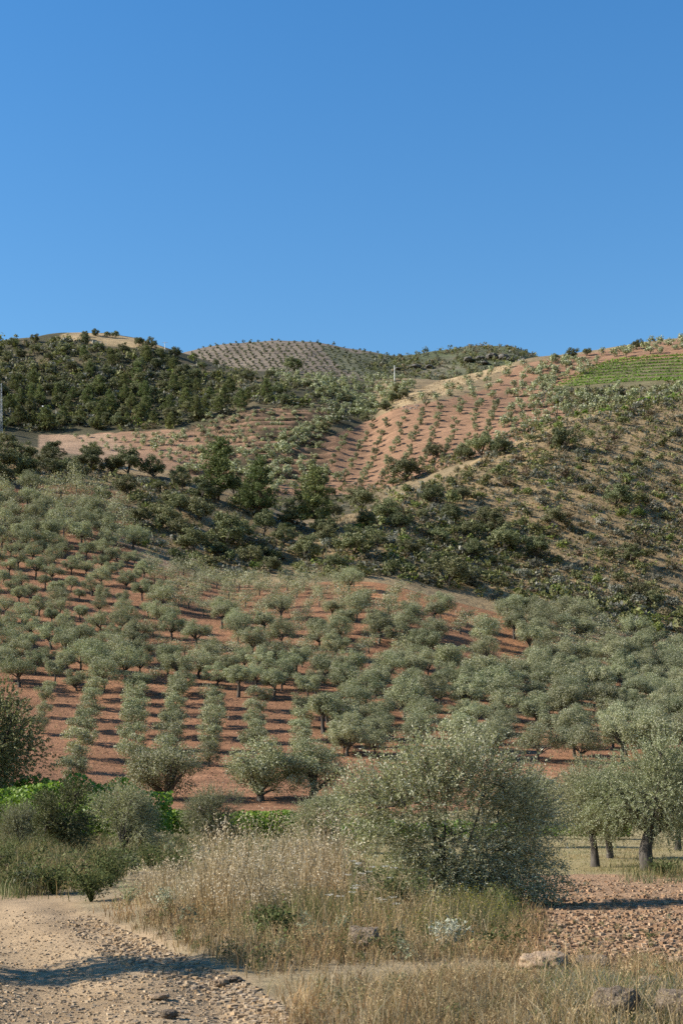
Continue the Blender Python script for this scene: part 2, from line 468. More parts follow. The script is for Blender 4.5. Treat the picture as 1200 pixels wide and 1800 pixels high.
def tube(pts, rad, seg=7, noise=0.0, rng=None):
    pts = np.asarray(pts, float); rad = np.asarray(rad, float)
    n = len(pts)
    T = norm(np.gradient(pts, axis=0))
    up = np.array([0.31, 0.17, 0.93]) if abs(T[0, 2]) < 0.9 else np.array([1.0, 0.1, 0.05])
    V = []
    ang = np.linspace(0, 2 * np.pi, seg, endpoint=False)
    for i in range(n):
        a = norm(np.cross(T[i], up)); b = np.cross(T[i], a)
        rr = rad[i] * (1 + (noise * rng.uniform(-1, 1, seg) if noise else 0))
        V.append(pts[i] + (np.cos(ang) * rr)[:, None] * a + (np.sin(ang) * rr)[:, None] * b)
    V = np.concatenate(V)
    Q = []
    for i in range(n - 1):
        for k in range(seg):
            k2 = (k + 1) % seg
            Q.append((i * seg + k, i * seg + k2, (i + 1) * seg + k2, (i + 1) * seg + k))
    return V, np.array(Q)

def lerp_cols(rng, n, cols, w=None):
    cols = np.asarray(cols, float)
    i = rng.choice(len(cols), n, p=w)
    return cols[i] * rng.uniform(0.8, 1.2, (n, 1))

OLIVE = [(0.205, 0.215, 0.11), (0.28, 0.285, 0.165), (0.375, 0.375, 0.25), (0.49, 0.48, 0.36)]
OLIVE_W = [0.30, 0.36, 0.23, 0.11]
OAK = [(0.110, 0.122, 0.056), (0.16, 0.172, 0.082), (0.235, 0.235, 0.120), (0.32, 0.305, 0.175)]
OAK_W = [0.33, 0.35, 0.22, 0.10]
PINE = [(0.105, 0.128, 0.048), (0.15, 0.172, 0.068), (0.21, 0.225, 0.095)]
PINE_W = [0.4, 0.4, 0.2]
VINE = [(0.13, 0.22, 0.03), (0.19, 0.30, 0.045), (0.27, 0.37, 0.08)]
VINE_W = [0.35, 0.45, 0.2]

def crown_points(rng, nclump, rx, ry, rz, cz, clump_r, nleaf, low=-0.55, fill=0.45):
    """leaf centres and outward directions of a lumpy crown"""
    d = rdir(rng, nclump * 3)
    d = d[d[:, 2] > low][:nclump]
    k = rng.uniform(fill, 1.0, (len(d), 1)) ** 0.6
    lump = 1 + 0.22 * rng.normal(size=(len(d), 1)).clip(-1.6, 1.6)
    C = d * k * lump * np.array([rx, ry, rz]) * 0.82
    cr = clump_r * rng.uniform(0.6, 1.35, len(C))
    w = cr ** 2; w = w / w.sum()
    ci = rng.choice(len(C), nleaf, p=w)
    o = rdir(rng, nleaf)
    o[:, 2] = np.abs(o[:, 2]) * np.where(rng.random(nleaf) < 0.58, 1, -1)
    r = rng.random((nleaf, 1)) ** 0.45
    P = C[ci] + o * r * cr[ci][:, None] * np.array([1.0, 1.0, 0.8])
    out = norm(o * 0.7 + norm(P + 1e-6) * 0.5 + np.array([0, 0, 0.15]))
    P = P + np.array([0, 0, cz])
    return P, out, C + np.array([0, 0, cz]), ci

def woody(rng, g, height, r0, C, nlimb, seg=7, lean=0.15, mi=0, split=0.45):
    top = np.array([rng.normal() * lean, rng.normal() * lean, height * split])
    n = 6
    t = np.linspace(0, 1, n)[:, None]
    mid = np.array([rng.normal() * lean * 0.7, rng.normal() * lean * 0.7, height * split * 0.5])
    pts = (1 - t) ** 2 * 0 + 2 * t * (1 - t) * mid + t ** 2 * top
    pts[0, 2] = -0.25
    rad = r0 * np.interp(np.linspace(0, 1, n), [0, 0.15, 0.5, 1], [1.55, 1.1, 0.9, 0.8])
    V, Q = tube(pts, rad, seg, 0.12, rng); g.add(V, Q, np.ones(3), mi)
    idx = rng.choice(len(C), min(nlimb, len(C)), replace=False)
    for k in idx:
        e = C[k]
        m = top * 0.45 + e * 0.55 + np.array([rng.normal() * 0.12, rng.normal() * 0.12, 0.10]) * height * 0.3
        t = np.linspace(0, 1, 5)[:, None]
        p = (1 - t) ** 2 * (top - [0, 0, 0.06 * height]) + 2 * t * (1 - t) * m + t ** 2 * e
        V, Q = tube(p, r0 * np.linspace(0.55, 0.08, 5), max(4, seg - 2), 0.1, rng); g.add(V, Q, np.ones(3), mi)

def olive_meshes(seed, dia, height, nclump, nleaf, leaf, low=-0.5, trunk_r=0.13, clump=0.25, aspect=0.45, split=0.32, nlimb=7, cols=OLIVE, w=OLIVE_W, mat='olive', fill=0.45, bark='bark'):
    """(trunk mesh, crown mesh) of one broad-leaved tree"""
    rng = np.random.default_rng(seed)
    rx = dia / 2 * rng.uniform(0.92, 1.08); ry = dia / 2 * rng.uniform(0.92, 1.08)
    rz = height * (1 - split * 0.75) / 2; cz = height - rz
    P, out, C, ci = crown_points(rng, nclump, rx, ry, rz, cz, clump * dia / 2, nleaf, low, fill)
    nn = norm(out * 0.75 + rdir(rng, nleaf) * 0.85)
    Lq = leaf_quads(rng, P, nn, leaf, leaf * aspect)
    tint = rng.uniform(0.85, 1.15, len(C))[ci][:, None]
    col = lerp_cols(rng, nleaf, cols, w) * tint
    g = Geo(); g.leaves(Lq, col)
    crown = g.mesh('crown', M[mat])
    t = Geo(); woody(rng, t, height, trunk_r, C, nlimb, split=split + 0.08)
    trunk = t.mesh('trunk', M[bark], True)
    return trunk, crown

def shoot_olive(seed, dia, height, nshoot, per, leaf_l, leaf_w, low=-0.75, split=0.25, trunk_r=0.12, nlimb=16, lump=26, squash=1.0, cols=OLIVE, w=OLIVE_W, shoot_len=0.34, tilt=0.6, mat='olive', lobes=None, lobe_r=0.36, lean=0.15):
    """a near olive whose crown is built of leafy shoots"""
    rng = np.random.default_rng(seed)
    rx = dia / 2; ry = dia / 2 * squash; rz = height * (1 - split * 0.8) / 2; cz = height - rz
    d = rdir(rng, lump * 3); d = d[d[:, 2] > low][:lump]
    C = d * (rng.uniform(0.25, 1, (len(d), 1)) ** 0.5) * np.array([rx, ry, rz]) * 0.80 * (1 + 0.16 * rng.normal(size=(len(d), 1)))
    if lobes:
        C = np.concatenate([np.array(l[:3]) - [0, 0, cz] + rdir(rng, l[6]) * (rng.uniform(0.1, 1, (l[6], 1)) ** 0.45) * np.array(l[3:6]) for l in lobes])
    cr = lobe_r * dia / 2 * rng.uniform(0.5, 1.45, len(C))
    ci = rng.choice(len(C), nshoot, p=cr ** 2 / (cr ** 2).sum())
    o = rdir(rng, nshoot); o[:, 2] = np.abs(o[:, 2]) * np.where(rng.random(nshoot) < 0.6, 1, -1)
    B = C[ci] + o * (rng.random((nshoot, 1)) ** 0.4) * cr[ci][:, None]
    up = tilt * np.clip(0.35 + 0.75 * B[:, 2:3] / rz, -0.25, 1.1)
    D = norm(norm(B + 1e-6) * 0.55 + o * 0.5 + np.array([0, 0, 1.0]) * up + rdir(rng, nshoot) * 0.45)
    slen = shoot_len * rng.uniform(0.55, 1.3, (nshoot, 1)) * np.where(rng.random((nshoot, 1)) < 0.06, 1.7, 1.0)
    B = B + np.array([0, 0, cz])
    side = norm(np.cross(D, rdir(rng, nshoot)))
    side2 = np.cross(D, side)
    PL, PC = [], []
    shoot_tint = rng.uniform(0.85, 1.15, (nshoot, 1))
    for k in range(per):
        t = (k // 2 + 0.5) / (per / 2)
        ang = (k % 2) * np.pi + (k // 2) * 1.57
        s = side * math.cos(ang) + side2 * math.sin(ang)
        a = norm(D * 0.75 + s * 0.8 + rdir(rng, nshoot) * 0.25)
        base = B + D * slen * t + np.array([0, 0, -0.10]) * (t ** 2) * slen
        nrm = norm(np.cross(a, rdir(rng, nshoot)))
        l = leaf_l * rng.uniform(0.65, 1.2, (nshoot, 1)) * (1 - 0.3 * t)
        b = np.cross(nrm, a) * leaf_w * 0.5 * rng.uniform(0.75, 1.25, (nshoot, 1))
        PL.append(np.stack([base, base + a * l * 0.45 + b, base + a * l, base + a * l * 0.45 - b], 1))
        PC.append(lerp_cols(rng, nshoot, cols, w) * shoot_tint)
    g = Geo(); g.leaves(np.concatenate(PL), np.concatenate(PC))
    # shoot stems
    sb = side * 0.004
    g.leaves(np.stack([B - sb, B + sb, B + D * slen + sb * 0.3, B + D * slen - sb * 0.3], 1), np.repeat([[0.16, 0.15, 0.10]], nshoot, 0))
    crown = g.mesh('crown', M[mat])
    t = Geo(); woody(rng, t, height, trunk_r, C + np.array([0, 0, cz]), nlimb, 9, lean=lean, split=split + 0.06)
    # twigs from the limbs to the shoots
    for k in rng.choice(nshoot, min(160, nshoot), replace=False):
        e = B[k]; s = (C[ci[k]] + np.array([0, 0, cz]))
        V, Q = tube(np.stack([s, (s + e) / 2 + rng.normal(size=3) * 0.04, e]), [0.014, 0.009, 0.004], 4); t.add(V, Q, np.ones(3))
    return t.mesh('trunk', M['bark'], True), crown

def pine_meshes(seed, height, dia, nleaf, leaf, tiers=9, far=False):
    rng = np.random.default_rng(seed)
    g = Geo(); t = Geo()
    n = 7
    z = np.linspace(-0.3, height * 0.97, n)
    pts = np.stack([np.cumsum(rng.normal(size=n) * 0.07) * 1.0, np.cumsum(rng.normal(size=n) * 0.07), z], 1)
    V, Q = tube(pts, np.linspace(0.022, 0.004, n) * height, 7); t.add(V, Q, np.ones(3))
    Cs, Rs = [], []
    for k in range(tiers):
        f = (k + 0.5) / tiers
        zz = height * (0.16 + 0.80 * f)
        spread = dia / 2 * (np.interp(f, [0, 0.25, 0.6, 1], [0.85, 1.0, 0.72, 0.12]))
        nb = int(round(7 - 4 * f))
        a0 = rng.uniform(0, 6.28)
        for b in range(nb):
            a = a0 + b * 6.28 / nb + rng.normal() * 0.3
            L = spread * rng.uniform(0.6, 1.15)
            c0 = np.array([np.interp(zz, z, pts[:, 0]), np.interp(zz, z, pts[:, 1]), zz])
            e = c0 + np.array([math.cos(a) * L, math.sin(a) * L, L * 0.32 + rng.normal() * 0.1])
            V, Q = tube(np.stack([c0, (c0 + e) / 2 - [0, 0, 0.05 * L], e]), [0.008 * height, 0.005 * height, 0.002 * height], 4); t.add(V, Q, np.ones(3))
            for q in (0.45, 0.75, 1.0):
                Cs.append(c0 + (e - c0) * q + rng.normal(size=3) * 0.06 * dia); Rs.append(dia * 0.115 * rng.uniform(0.7, 1.25))
    Cs, Rs = np.array(Cs), np.array(Rs)
    ci = rng.choice(len(Cs), nleaf, p=Rs ** 2 / (Rs ** 2).sum())
    o = rdir(rng, nleaf)
    P = Cs[ci] + o * (rng.random((nleaf, 1)) ** 0.5) * Rs[ci][:, None] * np.array([1, 1, 0.75])
    nn = norm(o * 0.4 + rdir(rng, nleaf))
    ax = norm(o + np.array([0, 0, 0.5]) + 0.4 * rdir(rng, nleaf))
    g.leaves(leaf_quads(rng, P, nn, leaf, leaf * 0.32, ax), lerp_cols(rng, nleaf, PINE, PINE_W) * rng.uniform(0.85, 1.2, len(Cs))[ci][:, None])
    return t.mesh('trunk', M['pine_bark'], True), g.mesh('crown', M['pine'])

def blob_geo(seed, n, leaf, rx, rz, cols, w, nclump=7, aspect=0.6, trunk=False):
    """a small far bush or tree as raw arrays, unit-less"""
    rng = np.random.default_rng(seed)
    P, out, C, ci = crown_points(rng, nclump, rx, rx, rz, rz * (0.85 if not trunk else 0.98), rx * 0.5, n, -0.8, 0.3)
    nn = norm(out + rdir(rng, n) * 0.7)
    g = Geo(); g.leaves(leaf_quads(rng, P, nn, leaf, leaf * aspect), lerp_cols(rng, n, cols, w) * rng.uniform(0.82, 1.18, len(C))[ci][:, None])
    if trunk:
        V, Q = tube([[0, 0, -0.2], [0.03, 0, rz * 0.4], [0, 0, rz * 0.8]], [rx * 0.08, rx * 0.06, rx * 0.03], 5); g.add(V, Q, np.array([0.10, 0.085, 0.07]))
    return g.arrays()

# ------------------------------------------------------------------ objects and their words
def link(name, mesh, parent=None):
    o = bpy.data.objects.new(name, mesh); COL.objects.link(o)
    if parent is not None:
        o.parent = parent
    return o

def tag(o, label=None, cat=None, group=None, kind=None):
    if label: o['label'] = label
    if cat: o['category'] = cat
    if group: o['group'] = group
    if kind: o['kind'] = kind
    return o

def thing(name, loc, label, cat, group=None, rz=0.0, sc=1.0):
    o = bpy.data.objects.new(name, None); COL.objects.link(o)
    o.empty_display_size = 0.2
    o.location = [float(a) for a in loc]; o.rotation_euler = (0, 0, rz)
    o.scale = (sc, sc, sc) if np.isscalar(sc) else sc
    return tag(o, label, cat, group)

ONES = "zeroth first second third fourth fifth sixth seventh eighth ninth tenth eleventh twelfth thirteenth fourteenth fifteenth sixteenth seventeenth eighteenth nineteenth".split()
TENS = {2: ("twentieth", "twenty"), 3: ("thirtieth", "thirty"), 4: ("fortieth", "forty"), 5: ("fiftieth", "fifty"), 6: ("sixtieth", "sixty"), 7: ("seventieth", "seventy"), 8: ("eightieth", "eighty")}
def nth(n):
    if n < 20: return ONES[n]
    a, b = divmod(n, 10)
    return TENS[a][0] if b == 0 else TENS[a][1] + "-" + ONES[b]

def tier_words(px, py, per=22):
    """for each point its band (1 = topmost) and its place from the left within the band"""
    order = np.argsort(py)
    nb = max(1, int(math.ceil(len(py) / per)))
    band = np.empty(len(py), int); place = np.empty(len(py), int)
    for b, chunk in enumerate(np.array_split(order, nb)):
        s = chunk[np.argsort(px[chunk])]
        band[s] = b + 1; place[s] = np.arange(1, len(s) + 1)
    return band, place

def poly_points(poly, spacing, seed, tries=30, jitter_size=None):
    """points in a pixel polygon that keep SPACING (x, y) apart"""
    rng = np.random.default_rng(seed)
    p = np.array(poly, float)
    lo, hi = p.min(0), p.max(0)
    sx, sy = spacing
    n = int((hi[0] - lo[0]) * (hi[1] - lo[1]) / (sx * sy) * tries / 4)
    cx = rng.uniform(lo[0], hi[0], n); cy = rng.uniform(lo[1], hi[1], n)
    ok = inpoly(poly, cx, cy); cx, cy = cx[ok], cy[ok]
    cell = {}
    keep = []
    for i in range(len(cx)):
        a, b = int(cx[i] // sx), int(cy[i] // sy)
        good = True
        for da in (-1, 0, 1):
            for db in (-1, 0, 1):
                for k in cell.get((a + da, b + db), ()):
                    if ((cx[i] - cx[k]) / sx) ** 2 + ((cy[i] - cy[k]) / sy) ** 2 < 1:
                        good = False
        if good:
            cell.setdefault((a, b), []).append(i); keep.append(i)
    return cx[keep], cy[keep]

def scatter_uniform(poly, n, seed):
    rng = np.random.default_rng(seed)
    p = np.array(poly, float); lo, hi = p.min(0), p.max(0)
    xs, ys = [], []
    tot = 0
    while tot < n:
        cx = rng.uniform(lo[0], hi[0], n * 2); cy = rng.uniform(lo[1], hi[1], n * 2)
        ok = inpoly(poly, cx, cy); xs.append(cx[ok]); ys.append(cy[ok]); tot += ok.sum()
    return np.concatenate(xs)[:n], np.concatenate(ys)[:n]

def merge_instances(name, protos, P, S, rng, mats, tint=0.2, yscale=None, mi_keep=False):
    """one joined mesh of many small plants (stuff)"""
    vs, qs, cs, ms = [], [], [], []
    off = 0
    pick = rng.integers(0, len(protos), len(P))
    for i in range(len(P)):
        v, q, c, m = protos[pick[i]]
        a = rng.uniform(0, 6.283); ca, sa = math.cos(a), math.sin(a)
        s = S[i]
        w = np.empty_like(v)
        sx = s * rng.uniform(0.85, 1.15); sz = s * rng.uniform(0.8, 1.2)
        w[:, 0] = (v[:, 0] * ca - v[:, 1] * sa) * sx + P[i, 0]
        w[:, 1] = (v[:, 0] * sa + v[:, 1] * ca) * sx + P[i, 1]
        w[:, 2] = v[:, 2] * sz + P[i, 2]
        vs.append(w); qs.append(q + off); ms.append(m); off += len(v)
        cs.append(c * rng.uniform(1 - tint, 1 + tint))
    return build_mesh(name, np.concatenate(vs), np.concatenate(qs), np.concatenate(cs), np.concatenate(ms), mats)

# ------------------------------------------------------------------ ground
def soft(poly, c, y, w=6.0, seed=1, sc=0.05):
    """0..1 mask of a pixel polygon with a ragged rim"""
    jx = w * fbm(c * sc, y * sc * 1.5, seed=seed, octaves=3); jy = 0.6 * w * fbm(c * sc, y * sc * 1.5, seed=seed + 9, octaves=3)
    return inpoly(poly, c + jx, y + jy).astype(float)

RED = np.array([0.308, 0.160, 0.088]); RED2 = np.array([0.36, 0.178, 0.085])
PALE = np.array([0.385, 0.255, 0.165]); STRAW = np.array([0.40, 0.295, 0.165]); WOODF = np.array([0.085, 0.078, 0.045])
TRACKC = np.array([0.395, 0.283, 0.168]); FIELDC = np.array([0.37, 0.232, 0.135]); MEADOW = np.array([0.34, 0.255, 0.155])
SCRUBC = np.array([0.28, 0.21, 0.12]); FARC = np.array([0.21, 0.17, 0.13]); FARGREEN = np.array([0.085, 0.095, 0.05])

Z_PALE = [(70, 762), (190, 764), (235, 790), (255, 830), (240, 850), (200, 838), (60, 815)]
Z_OLF = [(170, 762), (345, 755), (360, 790), (440, 845), (300, 865), (230, 840)]
Z_TERR = [(300, 766), (380, 738), (460, 716), (575, 722), (580, 790), (480, 812), (330, 800)]
Z_ORCH = [(500, 800), (560, 776), (620, 752), (700, 716), (780, 702), (850, 685), (910, 640), (1010, 625), (1200, 596), (1260, 590), (1260, 640), (1060, 640), (960, 690), (1010, 720), (900, 780), (760, 830), (640, 870), (460, 870), (430, 840)]
Z_STRAWBANK = [(690, 705), (760, 672), (880, 640), (905, 642), (770, 696), (705, 716)]
Z_HILLTOP = [(105, 588), (150, 582), (240, 594), (300, 614), (240, 612), (170, 605), (110, 600)]
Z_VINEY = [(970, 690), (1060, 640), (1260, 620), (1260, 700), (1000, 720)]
Z_REDSTRIP = [(560, 1020), (640, 1018), (780, 1045), (880, 1078), (930, 1100), (900, 1180), (860, 1120), (760, 1080), (640, 1050)]
Z_LEFTPATCH = [(-60, 850), (190, 850), (240, 900), (250, 975), (100, 980), (-60, 975)]

def ground_colour(X, Y, Z):
    c, y = 600 + FPX * X / np.maximum(Y, 25), HOR - FPX * (Z - EYE) / np.maximum(Y, 7)
    n = len(X)
    C = np.repeat(MEADOW[None], n, 0)
    def put(mask, col):
        m = np.clip(mask, 0, 1)[:, None]
        C[:] = C * (1 - m) + np.asarray(col) * m
    nz = fbm(X / 9, Y / 9, seed=40, octaves=4)
    nz2 = fbm(X / 2.2, Y / 2.2, seed=45, octaves=4)
    # foreground
    near = Y < 60
    tr = np.clip(-(X - curve1(TRACK_EDGE, Y) + 0.35 * fbm(X * 1.3, Y * 1.3, seed=50)) / 0.35 + 0.5, 0, 1) * np.clip((30 - Y) / 2, 0, 1)
    put(near * np.clip(0.5 + nz2, 0, 1) * 0.6, (0.26, 0.215, 0.115))
    put(((Y > 36) & (Y < 95)) * 0.75, (0.33, 0.27, 0.13))
    put(near * tr, TRACKC)
    dd = X - curve1(TRACK_EDGE, Y)
    put(near * tr * 0.35 * (np.cos(dd * 3.3 + 0.5 * vnoise(Y / 4, Y * 0, seed=4)) < -0.2), TRACKC * [1.2, 1.2, 1.22])
    put(near * tr * np.clip(fbm(X / 1.5, Y / 2.5, seed=52) * 1.2, 0, 0.6), TRACKC * [0.72, 0.70, 0.68])
    put(near * field_mask(X, Y), FIELDC)
    # near grove
    base = curve1(LINES[8]['Y'], c) - 7 + 2 * nz
    crest = curve1(LINES[10]['Y'], c) + 5
    put((Y > base) & (Y < crest), RED)
    put(((Y > base) & (Y < crest)) * np.clip(nz * 1.2, 0, 0.8), RED * 0.82)
    put(((Y > base) & (Y < crest)) * soft(Z_REDSTRIP, c, y), RED2)
    # spur and scrub hill
    sp1 = curve1(LINES[13]['Y'], c)
    spur = (Y >= crest) & (Y < sp1)
    right = np.clip((c - 640) / 160, 0, 1)
    put(spur, SCRUBC)
    put(spur * np.clip(0.35 + 0.9 * nz + 0.35 * right + 0.5 * nz2, 0, 1), STRAW * [0.89, 0.84, 0.77])
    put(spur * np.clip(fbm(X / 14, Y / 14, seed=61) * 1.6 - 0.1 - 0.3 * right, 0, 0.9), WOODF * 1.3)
    put(spur * soft(Z_LEFTPATCH, c, y), RED * 0.75)
    put(spur * soft([(200, 935), (300, 990), (330, 1010), (290, 1005), (215, 955)], c, y, 4), PALE * 0.9)
    # middle hills
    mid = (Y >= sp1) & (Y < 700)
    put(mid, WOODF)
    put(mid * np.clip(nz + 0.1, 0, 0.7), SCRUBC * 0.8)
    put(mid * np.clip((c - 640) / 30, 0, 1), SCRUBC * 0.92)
    put(mid * soft(Z_ORCH, c, y, 5), (0.30, 0.175, 0.105))
    put(mid * soft(Z_TERR, c, y, 5), (0.32, 0.19, 0.12))
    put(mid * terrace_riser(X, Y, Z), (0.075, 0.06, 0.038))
    put(mid * soft(Z_OLF, c, y, 6), (0.30, 0.183, 0.115))
    put(mid * soft(Z_PALE, c, y, 8), PALE)
    put(mid * soft(Z_VINEY, c, y, 4) * 0.85, (0.15, 0.135, 0.07))  # weedy green ground, darkened to paint in the shade between vine rows
    put(mid * soft(Z_STRAWBANK, c, y, 5), STRAW * 1.05)
    put(mid * soft(Z_HILLTOP, c, y, 5), STRAW)
    # far hills
    far = Y >= 700
    put(far, FARC)
    put(far * np.clip((c - 640) / 60, 0, 1), FARGREEN * 1.25)
    put(far * np.clip((c - 640) / 60, 0, 1) * np.clip(fbm(X / 25, Y / 25, seed=77) * 1.4, 0, 0.8), FARC * 0.9)
    put(far * soft([(560, 606), (640, 622), (720, 632), (660, 665), (600, 650)], c, y, 4) * 0.7, FARGREEN * 1.5)
    return C

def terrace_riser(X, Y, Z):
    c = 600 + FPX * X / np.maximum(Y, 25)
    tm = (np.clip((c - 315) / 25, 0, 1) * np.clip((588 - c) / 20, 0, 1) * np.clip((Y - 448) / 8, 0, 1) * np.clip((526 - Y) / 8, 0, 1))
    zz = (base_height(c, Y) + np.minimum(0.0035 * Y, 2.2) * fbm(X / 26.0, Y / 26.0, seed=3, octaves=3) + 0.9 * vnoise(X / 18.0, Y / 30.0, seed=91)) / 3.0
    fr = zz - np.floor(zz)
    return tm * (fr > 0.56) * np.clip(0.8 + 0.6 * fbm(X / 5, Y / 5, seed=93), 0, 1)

def make_ground():
    S = np.concatenate([np.linspace(-1.0, -0.27, 18)[:-1], np.linspace(-0.27, 0.27, 250), np.linspace(0.27, 1.0, 18)[1:]])
    Yr = np.concatenate([np.linspace(-90, 6, 20)[:-1], np.arange(6, 18, 0.14), np.arange(18, 45, 0.25), np.arange(45, 90, 0.5), np.arange(90, 230, 1.0),
                         np.arange(230, 400, 2.0), np.arange(400, 445, 2.4), np.arange(445, 530, 1.1), np.arange(530, 700, 2.8), np.arange(700, 1330, 8), np.geomspace(1330, 3000, 12)])
    bands = [("meadow", -90, 84, 'ground_near'), ("grove_hillside", 84, 204, 'slope'), ("scrub_hillside", 204, 400, 'scrub'), ("orchard_hillside", 400, 700, 'slope'), ("far_hills", 700, 3001, 'far')]
    nS = len(S)
    for name, a, b, mat in bands:
        i0 = np.searchsorted(Yr, a); i1 = np.searchsorted(Yr, b)
        rows = Yr[i0:min(i1 + 1, len(Yr))]
        YY = np.repeat(rows[:, None], nS, 1).ravel()
        XX = (np.repeat(S[None], len(rows), 0) * np.maximum(rows, 25)[:, None]).ravel()
        ZZ = H(XX, YY)
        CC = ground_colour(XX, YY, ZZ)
        r, c = np.meshgrid(np.arange(len(rows) - 1), np.arange(nS - 1), indexing='ij')
        k = (r * nS + c).ravel()
        Q = np.stack([k, k + 1, k + nS + 1, k + nS], 1)
        V = np.stack([XX, YY, ZZ], 1)
        if name == "meadow":
            ctr = V[Q].mean(1)
            trk = (ctr[:, 0] < curve1(TRACK_EDGE, ctr[:, 1])) & (ctr[:, 1] < 30)
            fld = inpoly(FIELD, ctr[:, 0], ctr[:, 1])
            for nm, mk, mt in (("dirt_track", trk, 'track'), ("ploughed_field", fld & ~trk, 'field'), (name, ~trk & ~fld, mat)):
                q = Q[mk]
                used = np.unique(q); remap = np.full(len(V), -1); remap[used] = np.arange(len(used))
                tag(link(nm, build_mesh(nm, V[used], remap[q], CC[used], None, M[mt], True)), kind='structure')
        else:
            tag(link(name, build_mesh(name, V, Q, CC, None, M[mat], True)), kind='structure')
make_ground()

# ------------------------------------------------------------------ olive grove on the near hillside
def plant(kind, meshes, P, rz, sc, label, cat, group, names=("trunk", "crown")):
    t = thing(kind, P, label, cat, group, rz, sc)
    for n, me in zip(names, meshes):
        link(n, me, t)
    return t

def grove_variants():
    rng = np.random.default_rng(5); out = []
    for i in range(12):
        out.append(olive_meshes(100 + i, 4.0 * rng.uniform(0.9, 1.12), rng.uniform(2.9, 3.7), int(rng.integers(22, 40)), int(rng.integers(7000, 9000)), 0.125, low=rng.uniform(-0.9, -0.45), trunk_r=rng.uniform(0.10, 0.16),
                                clump=rng.uniform(0.25, 0.34), split=rng.uniform(0.14, 0.36), fill=rng.uniform(0.3, 0.55), nlimb=9))
    return out
GROVE_V = grove_variants()
YOUNG_V = [olive_meshes(200 + i, 2.3, 2.4, 24, 3200, 0.13, low=-0.95, trunk_r=0.05, clump=0.36, split=0.16) for i in range(5)]

Z_GROVE = [(-60, 975), (120, 975), (230, 985), (300, 1003), (420, 1030), (560, 1026), (650, 1030), (760, 1060), (860, 1092), (885, 1072), (1000, 1092), (1100, 1122), (1260, 1160), (1260, 1345), (1000, 1345), (560, 1330), (545, 1240), (400, 1232), (200, 1222), (-60, 1205)]
BARE = [[(650, 1028), (780, 1050), (888, 1086), (888, 1112), (780, 1082), (655, 1048)], [(864, 1105), (896, 1105), (922, 1190), (888, 1195)], [(770, 1130), (815, 1120), (850, 1180), (790, 1200)], [(900, 1290), (960, 1300), (960, 1330), (900, 1330)], [(290, 1085), (330, 1080), (400, 1125), (360, 1135)]]
def lattice(dx, dy, ang, X0, X1, Y0, Y1, seed, jit=0.16):
    rng = np.random.default_rng(seed)
    a = math.radians(ang)
    R = max(X1 - X0, Y1 - Y0)
    i, j = np.meshgrid(np.arange(-int(R / dx), int(R / dx) + 1), np.arange(-int(R / dy), int(R / dy) + 1))
    gx = i.ravel() * dx + rng.normal(size=i.size) * jit * dx; gy = j.ravel() * dy + rng.normal(size=i.size) * jit * dy
    cx, cy = (X0 + X1) / 2, (Y0 + Y1) / 2
    x = cx + gx * math.cos(a) - gy * math.sin(a); y = cy + gx * math.sin(a) + gy * math.cos(a)
    ok = (x > X0) & (x < X1) & (y > Y0) & (y < Y1)
    return np.stack([x[ok], y[ok], H(x[ok], y[ok])], 1)

